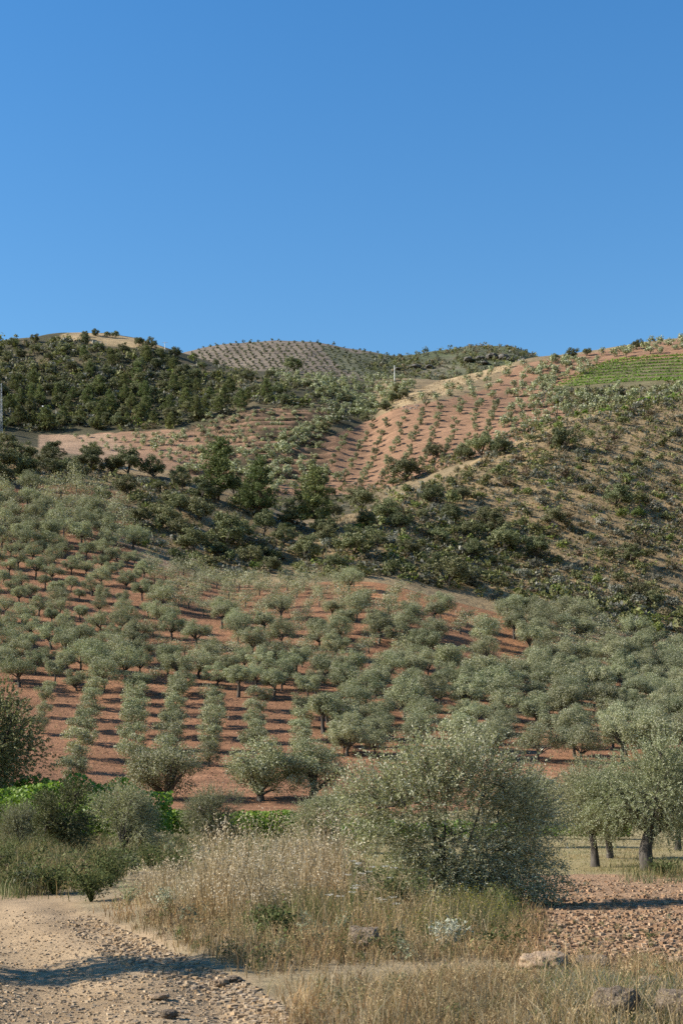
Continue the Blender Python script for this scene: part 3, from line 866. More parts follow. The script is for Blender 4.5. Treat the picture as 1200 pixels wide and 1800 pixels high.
def grove_trees():
    rng = np.random.default_rng(3)
    P = lattice(3.05, 4.1, -8, -62, 62, 98, 214, 4, 0.13)
    px, py = to_px(P)
    ok = inpoly(Z_GROVE, px, py) & (px > -45) & (px < 1245)
    for b in BARE:
        ok &= ~inpoly(b, px, py)
    sparse = (px < 265) & (py < 1135)
    ok &= ~(sparse & (rng.random(len(px)) < 0.06))
    P, px, py, sparse = P[ok], px[ok], py[ok], sparse[ok]
    s = np.where(sparse, rng.uniform(0.56, 0.80, len(px)), rng.uniform(0.66, 1.02, len(px)))
    s = np.where((py < 1090) & (px > 265), s * 0.95, s) * (1 + 0.10 * np.clip((px - 480) / 300, 0, 1))
    # the dense old patch higher on the left
    Q = lattice(3.8, 4.6, 6, -62, -26, 196, 262, 9)
    qx, qy = to_px(Q)
    k = inpoly([(-60, 862), (170, 850), (215, 905), (240, 972), (100, 974), (-60, 972)], qx, qy) & (qx > -40)
    Q, qx, qy = Q[k], qx[k], qy[k]
    sq = rng.uniform(0.95, 1.25, len(Q))
    P = np.concatenate([P, Q]); px = np.concatenate([px, qx]); py = np.concatenate([py, qy]); s = np.concatenate([s, sq])
    patch = np.concatenate([np.zeros(len(sparse), bool), np.ones(len(Q), bool)])
    size = s / P[:, 1]
    small = np.concatenate([sparse, np.zeros(len(Q), bool)])
    idx = np.where(small)[0]; idx = idx[np.argsort(-size[idx])][:138]
    band, place = tier_words(px[idx], py[idx])
    for n, i in enumerate(idx):
        lab = f"little round olive, {nth(place[n])} from left, {nth(band[n])} tier down the sparse upper left slope"
        plant("young_olive_tree", GROVE_V[int(rng.integers(len(GROVE_V)))], P[i] - [0, 0, 0.05], rng.uniform(0, 6.28), s[i] * np.array([1, 1, rng.uniform(.9, 1.1)]), lab, "olive tree", "little olives on the sparse upper left slope")
    taken = np.zeros(len(P), bool); taken[idx] = True
    order = [i for i in np.argsort(-size) if not taken[i]]
    keep = np.zeros(len(P), bool); keep[order[:285]] = True
    for sel, where, grp in ((~patch & keep, "the red grove", "olive trees in the near grove"), (patch & keep, "the old upper patch", "olive trees in the upper left patch")):
        idx = np.where(sel)[0]
        band, place = tier_words(px[idx], py[idx])
        for n, i in enumerate(idx):
            w = "broad" if s[i] > 0.95 else "small" if s[i] < 0.70 else "rounded"
            lab = f"{w} grey-green olive, {nth(place[n])} from left, {nth(band[n])} tier down {where}"
            plant("olive_tree", GROVE_V[int(rng.integers(len(GROVE_V)))], P[i] - [0, 0, 0.05], rng.uniform(0, 6.28), s[i] * np.array([rng.uniform(.93, 1.07), rng.uniform(.93, 1.07), rng.uniform(.88, 1.1)]), lab, "olive tree", grp)
    return P[~keep & ~taken], s[~keep & ~taken]
LEFT_P, LEFT_S = grove_trees()

def young_rows():
    rng = np.random.default_rng(12)
    cols = [([1290, 1262, 1240, 1222], (70, 1290, 86, 1220), "first"), ([1383, 1357, 1333, 1308, 1286, 1266, 1247, 1231], (132, 1383, 164, 1230), "second"),
            ([1345, 1320, 1297, 1276, 1257, 1240, 1225], (232, 1345, 240, 1225), "third"), ([1345, 1322, 1299, 1278, 1259, 1242, 1227], (296, 1345, 312, 1225), "fourth"),
            ([1348, 1324, 1300, 1280, 1262, 1246], (370, 1348, 379, 1246), "fifth"), ([1330, 1308, 1286, 1267, 1250], (446, 1330, 452, 1250), "sixth"), ([1328, 1303, 1281, 1263], (532, 1328, 530, 1263), "seventh"),
            ([1325, 1302, 1282], (606, 1325, 600, 1280), "eighth")]
    for ys, (xa, ya, xb, yb), cname in cols:
        for k, y in enumerate(ys):
            x = xa + (xb - xa) * (ya - y) / (ya - yb) + rng.normal() * 1.5
            P = ground_at([x], [y], 60)[0]
            if np.isnan(P[0]): continue
            s = rng.uniform(0.85, 1.12) * (0.7 if cname == "first" else 1)
            lab = f"young bushy olive, {nth(k + 1)} from bottom in the {cname} column from left below the grove"
            plant("young_olive_tree", YOUNG_V[int(rng.integers(len(YOUNG_V)))], P - [0, 0, 0.03], rng.uniform(0, 6.28), s, lab, "olive tree", "young olives planted in columns on the lower slope")
young_rows()

# big old olives at the foot of the slope
BIG_V = [olive_meshes(300, 5.5, 4.3, 75, 16000, 0.15, low=-0.9, trunk_r=0.32, clump=0.27, split=0.04, fill=0.35), olive_meshes(301, 5.3, 4.2, 75, 16000, 0.15, low=-0.9, trunk_r=0.28, clump=0.27, split=0.06, fill=0.35), olive_meshes(302, 4.4, 4.1, 60, 16000, 0.125, low=-0.95, trunk_r=0.24, clump=0.28, split=0.10, fill=0.35)]
for k, (x, y, s, lab) in enumerate([(288, 1406, 1.0, "big round old olive standing alone at the foot of the red slope, above the vines"),
                                    (458, 1408, 1.0, "big old olive with a forked dark trunk, above the tall oats"),
                                    (548, 1404, 1.0, "big olive half hidden behind the large olive tree")]):
    P = ground_at([x], [y], 70)[0]
    plant("olive_tree", BIG_V[k], P - [0, 0, 0.05], 1.3 * k, s, lab, "olive tree", "large old olives at the foot of the slope")

# ------------------------------------------------------------------ far olives, joined
FAR_OL = [blob_geo(400 + i, 210, 0.30, 1.0, 0.85, OLIVE, OLIVE_W, 8, 0.6, True) for i in range(5)]
ORCH_V = [olive_meshes(420 + i, 2.1, 2.0, 16, 900, 0.20, low=-0.9, trunk_r=0.08, clump=0.36, aspect=0.55, split=0.22, nlimb=3) for i in range(4)]

def orchard():
    rng = np.random.default_rng(21)
    # young olives in straight columns on the red spur
    P = lattice(6.4, 5.6, -10, -30, 80, 425, 540, 22, 0.07)
    px, py = to_px(P)
    poly = [(515, 812), (565, 782), (620, 757), (700, 722), (780, 708), (885, 706), (905, 735), (860, 785), (770, 812), (720, 835), (640, 856), (540, 852)]
    vis = ground_at(px, py - 1)
    ok = inpoly(poly, px, py) & (np.abs(vis[:, 1] - P[:, 1]) < 25)
    P, px, py = P[ok], px[ok], py[ok]
    band, place = tier_words(px, py)
    for i in range(len(P)):
        s = rng.uniform(1.0, 1.5) * (0.75 if px[i] < 640 and py[i] < 775 else 1.0)
        lab = f"little olive, {nth(place[i])} from left, {nth(band[i])} tier down the columned red orchard"
        plant("young_olive_tree", ORCH_V[int(rng.integers(4))], P[i], rng.uniform(0, 6.28), s * np.array([1, 1, rng.uniform(0.9, 1.15)]), lab, "olive tree", "little olives in the red orchard on the spur")
    # everything farther or smaller: one mass
    mid_ol = [blob_geo(460 + i, 900, 0.105, 1.0, 0.85, OLIVE, OLIVE_W, 14, 0.5, True) for i in range(4)]
    me = merge_instances("upper_grove_trees", mid_ol, LEFT_P, LEFT_S * 1.85, rng, M['olive'])
    tag(link("upper_grove_trees", me), kind='stuff')
    Ps, Ss = [], []
    def area(poly, sp, seed, lo, hi, y0=400):
        x, y = poly_points(poly, sp, seed)
        G = ground_at(x, y, y0, 720); k = ~np.isnan(G[:, 0])
        Ps.append(G[k]); Ss.append(rng.uniform(lo, hi, k.sum()))
    area([(395, 800), (450, 795), (520, 805), (600, 845), (560, 868), (430, 868)], (15, 9), 1, 1.6, 2.4)
    area([(560, 672), (700, 668), (725, 680), (700, 705), (650, 735), (590, 735), (550, 700)], (13, 7), 2, 1.8, 2.6)
    area([(480, 655), (560, 665), (600, 690), (540, 690), (470, 668)], (13, 6), 12, 1.6, 2.4)
    area([(735, 705), (800, 675), (900, 645), (1000, 632), (1060, 628), (1030, 655), (960, 680), (940, 700), (885, 704)], (22, 10), 3, 1.5, 2.2)
    area([(905, 690), (960, 672), (1010, 700), (1110, 705), (1080, 722), (1000, 730), (935, 760), (880, 778), (885, 740)], (15, 10), 4, 1.7, 2.5)
    area([(1010, 704), (1100, 690), (1220, 680), (1220, 700), (1120, 708), (1040, 718)], (17, 9), 11, 1.5, 2.2)
    area([(930, 655), (1010, 632), (1060, 640), (990, 668), (960, 684)], (13, 7), 5, 1.6, 2.3)
    area([(1040, 628), (1120, 608), (1230, 594), (1230, 618), (1080, 630)], (17, 7), 6, 1.7, 2.6)
    area([(225, 768), (330, 768), (400, 800), (420, 845), (340, 838), (270, 795)], (13, 8), 7, 1.2, 2.0)
    area([(120, 768), (225, 770), (260, 790), (240, 800), (150, 785)], (15, 8), 8, 0.8, 1.3)
    area([(560, 740), (590, 742), (560, 772), (510, 795), (480, 800), (500, 770)], (13, 8), 9, 1.6, 2.2)
    for k in range(9):     # along the terraces
        yy = 722 + k * 9.0
        xs = np.arange(350 + 6 * abs(k - 3), 575, 15) + rng.normal(size=len(np.arange(350 + 6 * abs(k - 3), 575, 15))) * 5
        G = ground_at(xs, yy + 3 * np.sin(xs / 60 + 1) - (xs - 460) * 0.02, 400, 720); kk = ~np.isnan(G[:, 0])
        Ps.append(G[kk]); Ss.append(rng.uniform(0.7, 1.4, kk.sum()))
    me = merge_instances("distant_olive_trees", FAR_OL, np.concatenate(Ps), np.concatenate(Ss), rng, M['olive'])
    tag(link("distant_olive_trees", me), kind='stuff')
    # the far round hill planted in rows
    Ps = []
    for k in range(34):
        x0 = 300 + k * 13.0
        t = np.linspace(0, 1, 18)
        xs = x0 + 62 * t + rng.normal(size=18) * 1.2; ys = 590 + 76 * t
        Ps.append(np.stack([xs, ys], 1))
    a = np.concatenate(Ps); a = a[(a[:, 0] > 330) & (a[:, 0] < 700)]
    G = ground_at(a[:, 0], a[:, 1], 900, 1300); G = G[~np.isnan(G[:, 0])]
    me = merge_instances("far_orchard_trees", [blob_geo(450 + i, 60, 0.55, 1.0, 0.9, [(0.13, 0.15, 0.08), (0.17, 0.185, 0.105)], None, 6, 0.7) for i in range(3)], G, rng.uniform(1.1, 1.8, len(G)), rng, M['olive'])
    tag(link("far_orchard_trees", me), kind='stuff')
orchard()

# ------------------------------------------------------------------ oaks, pines and shrubs
OAK_V = [olive_meshes(500 + i, 6.0, 5.2, 46, 5200, 0.27, low=-0.6, trunk_r=0.2, clump=0.25, aspect=0.6, split=0.14, cols=OAK, w=OAK_W, mat='oak') for i in range(6)]
def one_mesh(pair, name, mats):
    """trunk and crown of a tree too small to show its parts, as one mesh"""
    vs, qs, cs, ms, off = [], [], [], [], 0
    for k, me in enumerate(pair):
        v = np.empty(len(me.vertices) * 3, np.float32); me.vertices.foreach_get("co", v); v = v.reshape(-1, 3)
        q = np.empty(len(me.loops), np.int32); me.loops.foreach_get("vertex_index", q); q = q.reshape(-1, 4)
        c = np.empty(len(v) * 4, np.float32); me.color_attributes["Col"].data.foreach_get("color", c); c = c.reshape(-1, 4)[:, :3]
        vs.append(v); qs.append(q + off); cs.append(c); ms.append(np.full(len(q), k, np.int32)); off += len(v)
    return build_mesh(name, np.concatenate(vs), np.concatenate(qs), np.concatenate(cs), np.concatenate(ms), mats)
OAK_FAR = [one_mesh(olive_meshes(520 + i, 6.0, 5.4, 34, 3600, 0.30, low=-0.6, trunk_r=0.2, clump=0.30, aspect=0.65, split=0.14, cols=OAK, w=OAK_W, mat='oak', nlimb=3), 'holm_oak', [M['bark'], M['oak']]) for i in range(5)]
PINE_V = [pine_meshes(540 + i, 9.5, 5.7, 8500, 0.38) for i in range(3)]
PINE_FAR = [one_mesh(pine_meshes(550 + i, 8.0, 5.6, 4200, 0.46, 8), 'pine_tree', [M['pine_bark'], M['pine']]) for i in range(4)]

def oaks():
    rng = np.random.default_rng(31)
    named = [  # x, base row, crown width in photo pixels, label
        (226, 838, 62, "largest dark oak at the edge of the pale field, below its lower corner"), (268, 842, 50, "dark oak at the tip of the spur against the pale field"), (160, 812, 46, "dark oak on the spur crest beside the pale field's near corner"),
        (712, 846, 62, "wide dark oak at the foot of the red columned orchard"), (766, 806, 34, "lone dark round oak inside the lower corner of the red orchard"), (846, 806, 56, "wide oak on the ridge between orchard and scrub"),
        (815, 812, 40, "dark oak on the ridge right beside the columned orchard"), (635, 898, 54, "oak above the straw clearing in the gully"), (682, 918, 52, "tall dark oak beside the straw clearing"), (760, 888, 46, "oak midway up the gully side of the scrub slope"),
        (790, 1032, 78, "big dark oak with visible branches at the foot of the scrub slope"), (826, 1030, 44, "narrow dark oak touching the big oak at the foot of the scrub"), (626, 980, 72, "broad dark oak casting shade in the gully bottom"), (885, 972, 62, "largest round oak low on the scrub slope"),
        (942, 985, 54, "oak low on the scrub slope with shade at its right"), (972, 928, 46, "oak in the middle of the scrub slope"), (1085, 893, 56, "wide oak alone on the straw upper scrub slope"), (992, 792, 50, "dark oak just under the crest of the scrub slope"),
        (1122, 1058, 46, "pale round oak at the foot of the scrub beside its twin"), (1146, 1066, 40, "round oak twin, the lower one, near the grove's corner"), (1108, 990, 50, "grey rounded bush oak in the middle of the straw slope"), (855, 925, 44, "upright dark oak inside the scrub belt"),
        (880, 800, 40, "oak under the lattice pole on the ridge"), (400, 965, 74, "wide oak in the wood beside the rubble heap"), (296, 935, 52, "oak above the pale footpath"), (318, 905, 50, "oak among dry grass in the middle of the spur"), (355, 880, 52, "oak standing left of the first tall pine"), (300, 892, 40, "small oak under the field edge"),
        (178, 882, 34, "round isolated shrub oak beside the upper olive patch"), (158, 925, 40, "dark oak at the edge of the upper olive patch"), (540, 985, 56, "oak at the lower edge of the wood above the bare red strip"), (440, 995, 52, "oak at the lower edge of the wood, shading the grove edge"), (575, 960, 44, "greenish oak beside the broad gully oak")]
    X = np.array([n[0] for n in named], float); B = np.array([n[1] for n in named], float)
    G = ground_at(X, B, 200, 460)
    for (x, y, w, lab), P in zip(named, G):
        if np.isnan(P[0]): continue
        s = w / FPX * P[1] / 6.0
        plant("holm_oak", OAK_V[int(rng.integers(len(OAK_V)))], P - [0, 0, 0.2], rng.uniform(0, 6.28), s * np.array([1, 1, rng.uniform(0.85, 1.05)]), lab, "oak tree", "dark oaks in the gully and on the scrub slope")
    def area(poly, sp, seed, lo, hi, where, grp, far, y0, y1, avoid=True):
        x, y = poly_points(poly, sp, seed)
        if avoid:
            d = np.min(np.hypot(x[:, None] - X[None], (y[:, None] - B[None]) * 1.5), axis=1); k = d > 22; x, y = x[k], y[k]
        Gp = ground_at(x, y, y0, y1); k = ~np.isnan(Gp[:, 0]); Gp, x, y = Gp[k], x[k], y[k]
        band, place = tier_words(x, y)
        for i in range(len(x)):
            s = rng.uniform(lo, hi)
            lab = f"{'tall' if s > (lo + hi) / 2 else 'low'} dark oak, {nth(place[i])} from left, {nth(band[i])} tier down {where}"
            sc = s * np.array([1, 1, rng.uniform(0.8, 1.1)])
            if far:
                o = link("holm_oak", OAK_FAR[int(rng.integers(len(OAK_FAR)))])
                o.location = [float(a) for a in Gp[i] - [0, 0, 0.3]]; o.rotation_euler = (0, 0, rng.uniform(0, 6.28)); o.scale = sc
                tag(o, lab, "oak tree", grp)
            else:
                plant("holm_oak", OAK_V[int(rng.integers(len(OAK_V)))], Gp[i] - [0, 0, 0.2], rng.uniform(0, 6.28), sc, lab, "oak tree", grp)
    area([(-30, 800), (100, 805), (200, 835), (130, 850), (-30, 852)], (30, 14), 1, 0.7, 1.05, "the wooded crest left of the field", "oaks on the wooded spur", False, 200, 345)
    area([(285, 836), (400, 866), (480, 895), (470, 912), (380, 885), (285, 852)], (34, 14), 8, 0.55, 0.9, "the spur crest under the field", "oaks on the spur crest under the field", False, 200, 345)
    area([(200, 850), (420, 890), (560, 935), (640, 965), (600, 1010), (430, 1010), (330, 985), (250, 930)], (42, 26), 2, 0.5, 0.95, "the wood above the grove", "oaks in the wood above the grove", False, 205, 345)
    area([(640, 900), (760, 850), (860, 900), (900, 960), (830, 1010), (690, 1010), (640, 960)], (46, 27), 3, 0.40, 0.85, "the green belt of the scrub slope", "oaks in the green belt of the scrub slope", False, 205, 400)
    area([(400, 862), (520, 858), (640, 862), (700, 848), (690, 872), (620, 905), (560, 922), (440, 884)], (40, 20), 7, 0.4, 0.75, "the gully behind the pines", "oaks in the gully behind the pines", False, 300, 450)
    area([(-30, 606), (60, 597), (105, 603), (240, 616), (330, 630), (430, 655), (520, 674), (600, 690), (560, 716), (450, 712), (380, 735), (300, 750), (140, 756), (-30, 756)], (25, 15), 4, 0.6, 1.15, "the wooded hill", "oaks on the wooded hill", True, 480, 720, False)
    area([(590, 700), (650, 720), (700, 690), (720, 706), (640, 742), (560, 770), (580, 730)], (22, 10), 5, 0.6, 0.95, "the dark hedge behind the orchard spur", "oaks behind the orchard spur", True, 430, 720, False)
    tops = [(150, 588, 14, "smaller of two dark trees together on the bare hilltop"), (168, 587, 17, "taller of two dark trees together on the bare hilltop"), (150, 594, 18, "dark bush oak just below the paired hilltop trees"), (189, 589, 14, "dark round tree on the hilltop, right of the pair"), (203, 590, 16, "rightmost dark round tree on the bare hilltop"),
            (246, 606, 22, "dark oak on the skyline right of the grassy hilltop"), (266, 612, 26, "wide dark oak on the skyline beside the thin pole"), (518, 648, 36, "lone round dark tree in front of the far planted hill"), (1119, 611, 22, "dark round oak alone on the right skyline above the vines"), (1005, 626, 24, "wide dark oak on the skyline left of the vines"), (975, 632, 18, "low dark oak at the left end of the skyline clump"), (1030, 622, 18, "dark oak at the right end of the skyline clump")]
    G = ground_at([t[0] for t in tops], [t[1] + 4 for t in tops], 480, 720)
    for (x, y, w, lab), P in zip(tops, G):
        for k in range(1, 8):
            if np.isnan(P[0]): P = ground_at([x], [y + 4 + 3 * k], 480, 720)[0]
        if np.isnan(P[0]): continue
        s = w / FPX * P[1] / 6.0
        o = link("holm_oak", OAK_FAR[int(rng.integers(len(OAK_FAR)))])
        o.location = [float(a) for a in P - [0, 0, 0.3]]; o.rotation_euler = (0, 0, rng.uniform(0, 6.28)); o.scale = (s, s, s)
        tag(o, lab, "oak tree", "dark oaks on the skylines")
oaks()

def pines():
    rng = np.random.default_rng(41)
    for k, (x, y, h, lab) in enumerate([(384, 880, 90, "tallest broad pine rising in front of the terraced slope"), (456, 915, 88, "sunlit pine, the middle of three in the gully wood"), (554, 935, 92, "dark bushy pine, rightmost of three in the gully wood")]):
        P = ground_at([x], [y], 205, 345)[0]
        s = 1.28 * h / FPX * P[1] / 9.5
        plant("pine_tree", PINE_V[k], P - [0, 0, 0.2], rng.uniform(0, 6.28), s, lab, "pine tree", "pines in the gully wood")
    x, y = poly_points([(-30, 700), (60, 680), (170, 690), (350, 690), (520, 700), (440, 716), (330, 752), (140, 758), (-30, 762)], (24, 15), 44)
    G = ground_at(x, y, 470, 720); k = ~np.isnan(G[:, 0]); G, x, y = G[k], x[k], y[k]
    x2, y2 = poly_points([(120, 620), (330, 640), (360, 690), (170, 690)], (46, 24), 45)
    G2 = ground_at(x2, y2, 470, 720); G = np.concatenate([G, G2]); x = np.concatenate([x, x2]); y = np.concatenate([y, y2])
    band, place = tier_words(x, y)
    for i in range(len(x)):
        s = rng.uniform(0.62, 1.12)
        o = link("pine_tree", PINE_FAR[int(rng.integers(len(PINE_FAR)))])
        o.location = [float(a) for a in G[i] - [0, 0, 0.3]]; o.rotation_euler = (0, 0, rng.uniform(0, 6.28)); o.scale = (s * 0.9, s * 0.9, s)
        tag(o, f"{'tall' if s > 0.87 else 'short'} green pine, {nth(place[i])} from left, {nth(band[i])} tier down the wooded hill", "pine tree", "pines on the wooded hill")
pines()

SHRUB_COLS = {
    'green': ([(0.125, 0.138, 0.052), (0.17, 0.18, 0.075), (0.235, 0.235, 0.11)], None),
    'grey': ([(0.145, 0.145, 0.11), (0.20, 0.20, 0.16), (0.27, 0.26, 0.215)], None),
    'brown': ([(0.155, 0.115, 0.075), (0.21, 0.16, 0.10), (0.13, 0.11, 0.06)], None),
    'bright': ([(0.13, 0.17, 0.04), (0.18, 0.21, 0.06)], None),
}
SHRUB_V = {k: [build_mesh('shrub', *blob_geo(600 + 10 * j + i, 420, 0.24, 1.0, 0.75, c[0], c[1], 12, 0.55), M['shrub']) for i in range(3)] for j, (k, c) in enumerate(SHRUB_COLS.items())}
SCRUB_G = {k: [blob_geo(650 + 10 * j + i, 28, 0.52, 1.0, 0.7, c[0], c[1], 6, 0.55) for i in range(4)] for j, (k, c) in enumerate(SHRUB_COLS.items())}

Z_SCRUB = [(610, 930), (700, 872), (800, 828), (880, 796), (1000, 744), (1100, 722), (1240, 706), (1240, 1140), (1100, 1110), (1000, 1088), (890, 1070), (800, 1040), (700, 1015), (640, 1010)]
Z_SPURW = [(-30, 795), (100, 808), (200, 832), (300, 858), (400, 888), (560, 935), (640, 960), (640, 1015), (430, 1018), (310, 990), (240, 960), (215, 900), (190, 850), (-30, 850)]
def shrubs():
    rng = np.random.default_rng(51)
    names = list(SHRUB_COLS)
    x, y = poly_points(Z_SCRUB, (29, 18), 52); x2, y2 = poly_points(Z_SPURW, (34, 24), 53)
    n1 = len(x); x = np.concatenate([x, x2]); y = np.concatenate([y, y2])
    G = ground_at(x, y, 200, 420)
    first = np.arange(len(x)) < n1
    for sel, where, grp in ((first, "the scrub slope", "shrubs on the scrub slope"), (~first, "the wood above the grove", "shrubs in the wood above the grove")):
        idx = np.where(sel & ~np.isnan(G[:, 0]))[0]
        band, place = tier_words(x[idx], y[idx])
        for n, i in enumerate(idx):
            gr = np.clip((900 - x[i]) / 300, 0, 1) if first[i] else 0.8
            k = rng.choice(4, p=np.array([0.30 + 0.3 * gr, 0.38 - 0.15 * gr, 0.24 - 0.15 * gr, 0.08]))
            s = rng.uniform(0.9, 1.7) * (1.15 if k == 0 else 1)
            w = {"green": "dark green", "grey": "grey-green", "brown": "brownish", "bright": "bright green"}[names[k]]
            o = link("shrub", SHRUB_V[names[k]][int(rng.integers(3))])
            o.location = [float(a) for a in G[i] - [0, 0, 0.15]]; o.rotation_euler = (0, 0, rng.uniform(0, 6.28)); o.scale = (s * rng.uniform(.9, 1.3), s, s * rng.uniform(0.75, 1.1))
            tag(o, f"{w} shrub, {nth(place[n])} from left, {nth(band[n])} tier down {where}", "shrub", grp)
    # low scrub nobody could count
    Ps, Ss, Ks = [], [], []
    def mass(poly, n, seed, lo, hi, probs, y0, y1):
        x, y = scatter_uniform(poly, n, seed)
        Gp = ground_at(x, y, y0, y1); k = ~np.isnan(Gp[:, 0])
        k &= rng.random(n) < np.clip(0.65 + 1.1 * fbm(Gp[:, 0] / 11 + seed, Gp[:, 1] / 11, seed=120, octaves=3), 0.28, 1)
        Ps.append(Gp[k]); Ss.append(rng.uniform(lo, hi, k.sum()) * rng.choice([0.8, 1.0, 1.35], k.sum())); Ks.append(rng.choice(4, k.sum(), p=probs))
    mass(Z_SCRUB, 6400, 1, 0.35, 0.95, [0.32, 0.34, 0.27, 0.07], 200, 420)
    mass([(620, 930), (700, 880), (780, 850), (850, 880), (900, 950), (880, 1040), (760, 1035), (640, 1010)], 620, 21, 0.5, 1.3, [0.42, 0.34, 0.14, 0.10], 200, 420)
    mass([(880, 1070), (960, 1020), (1060, 1060), (1200, 1080), (1200, 1140), (1000, 1092)], 380, 22, 0.5, 1.3, [0.6, 0.25, 0.05, 0.10], 200, 420)
    mass([(850, 830), (960, 770), (1040, 800), (1000, 860), (900, 880)], 260, 23, 0.5, 1.2, [0.5, 0.4, 0.05, 0.05], 200, 420)
    mass(Z_SPURW, 900, 2, 0.4, 1.1, [0.5, 0.3, 0.1, 0.1], 200, 420)
    mass([(-20, 600), (100, 600), (240, 612), (400, 648), (600, 685), (560, 718), (450, 716), (300, 756), (-20, 760)], 2600, 3, 0.9, 2.2, [0.50, 0.36, 0.09, 0.05], 470, 720)
    mass([(150, 640), (330, 650), (370, 700), (300, 725), (160, 690)], 320, 4, 1.0, 2.0, [0.1, 0.9, 0, 0], 470, 720)
    mass([(560, 680), (720, 680), (700, 720), (600, 745), (560, 730)], 150, 5, 0.8, 1.8, [0.6, 0.3, 0.05, 0.05], 430, 720)
    mass([(640, 640), (690, 615), (740, 600), (840, 590), (900, 592), (960, 632), (900, 668), (650, 670)], 1500, 6, 0.9, 2.6, [0.5, 0.25, 0.25, 0], 900, 1300)
    mass([(920, 700), (1000, 690), (1090, 690), (1110, 700), (960, 712)], 90, 7, 0.8, 1.6, [0.3, 0.4, 0.3, 0], 430, 720)
    mass([(700, 708), (780, 680), (890, 645), (900, 650), (790, 692), (720, 712)], 90, 8, 0.5, 1.1, [0.2, 0.3, 0.5, 0], 430, 720)
    mass([(395, 850), (500, 850), (640, 850), (700, 838), (700, 870), (640, 905), (560, 926), (430, 885)], 420, 9, 0.6, 1.3, [0.5, 0.3, 0.12, 0.08], 300, 450)
    mass([(960, 700), (1060, 684), (1220, 676), (1220, 700), (1100, 712), (1000, 736)], 520, 10, 0.6, 1.5, [0.3, 0.3, 0.35, 0.05], 400, 720)
    mass([(690, 862), (800, 818), (880, 790), (1000, 740), (1220, 704), (1220, 694), (1000, 726), (880, 768), (800, 798), (700, 843)], 900, 24, 0.5, 1.3, [0.4, 0.35, 0.2, 0.05], 330, 470)
    mass([(780, 812), (880, 792), (1000, 742), (1240, 704), (1240, 716), (1000, 752), (880, 806)], 260, 11, 0.4, 1.2, [0.35, 0.4, 0.2, 0.05], 300, 430)
    for k in range(9):     # banks of the terraces
        yy = 720 + k * 9.0
        xs = np.arange(335 + 4 * abs(k - 3), 575, 4.0)
        Gp = ground_at(xs, yy + 3 * np.sin(xs / 60 + 1) - (xs - 460) * 0.02 + rng.normal(size=len(xs)) * 0.7, 400, 720); kk = ~np.isnan(Gp[:, 0])
        Ps.append(Gp[kk]); Ss.append(rng.uniform(0.4, 0.85, kk.sum())); Ks.append(rng.choice([0, 2], kk.sum()))
    P, S, K = np.concatenate(Ps), np.concatenate(Ss), np.concatenate(Ks)
    for j, nm in enumerate(names):
        s = K == j
        me = merge_instances("scrub", SCRUB_G[nm], P[s] - [0, 0, 0.1], S[s], rng, M['shrub'], 0.3)
        tag(link({"green": "green_scrub", "grey": "grey_scrub", "brown": "brown_scrub", "bright": "bright_scrub"}[nm], me), kind='stuff')
shrubs()

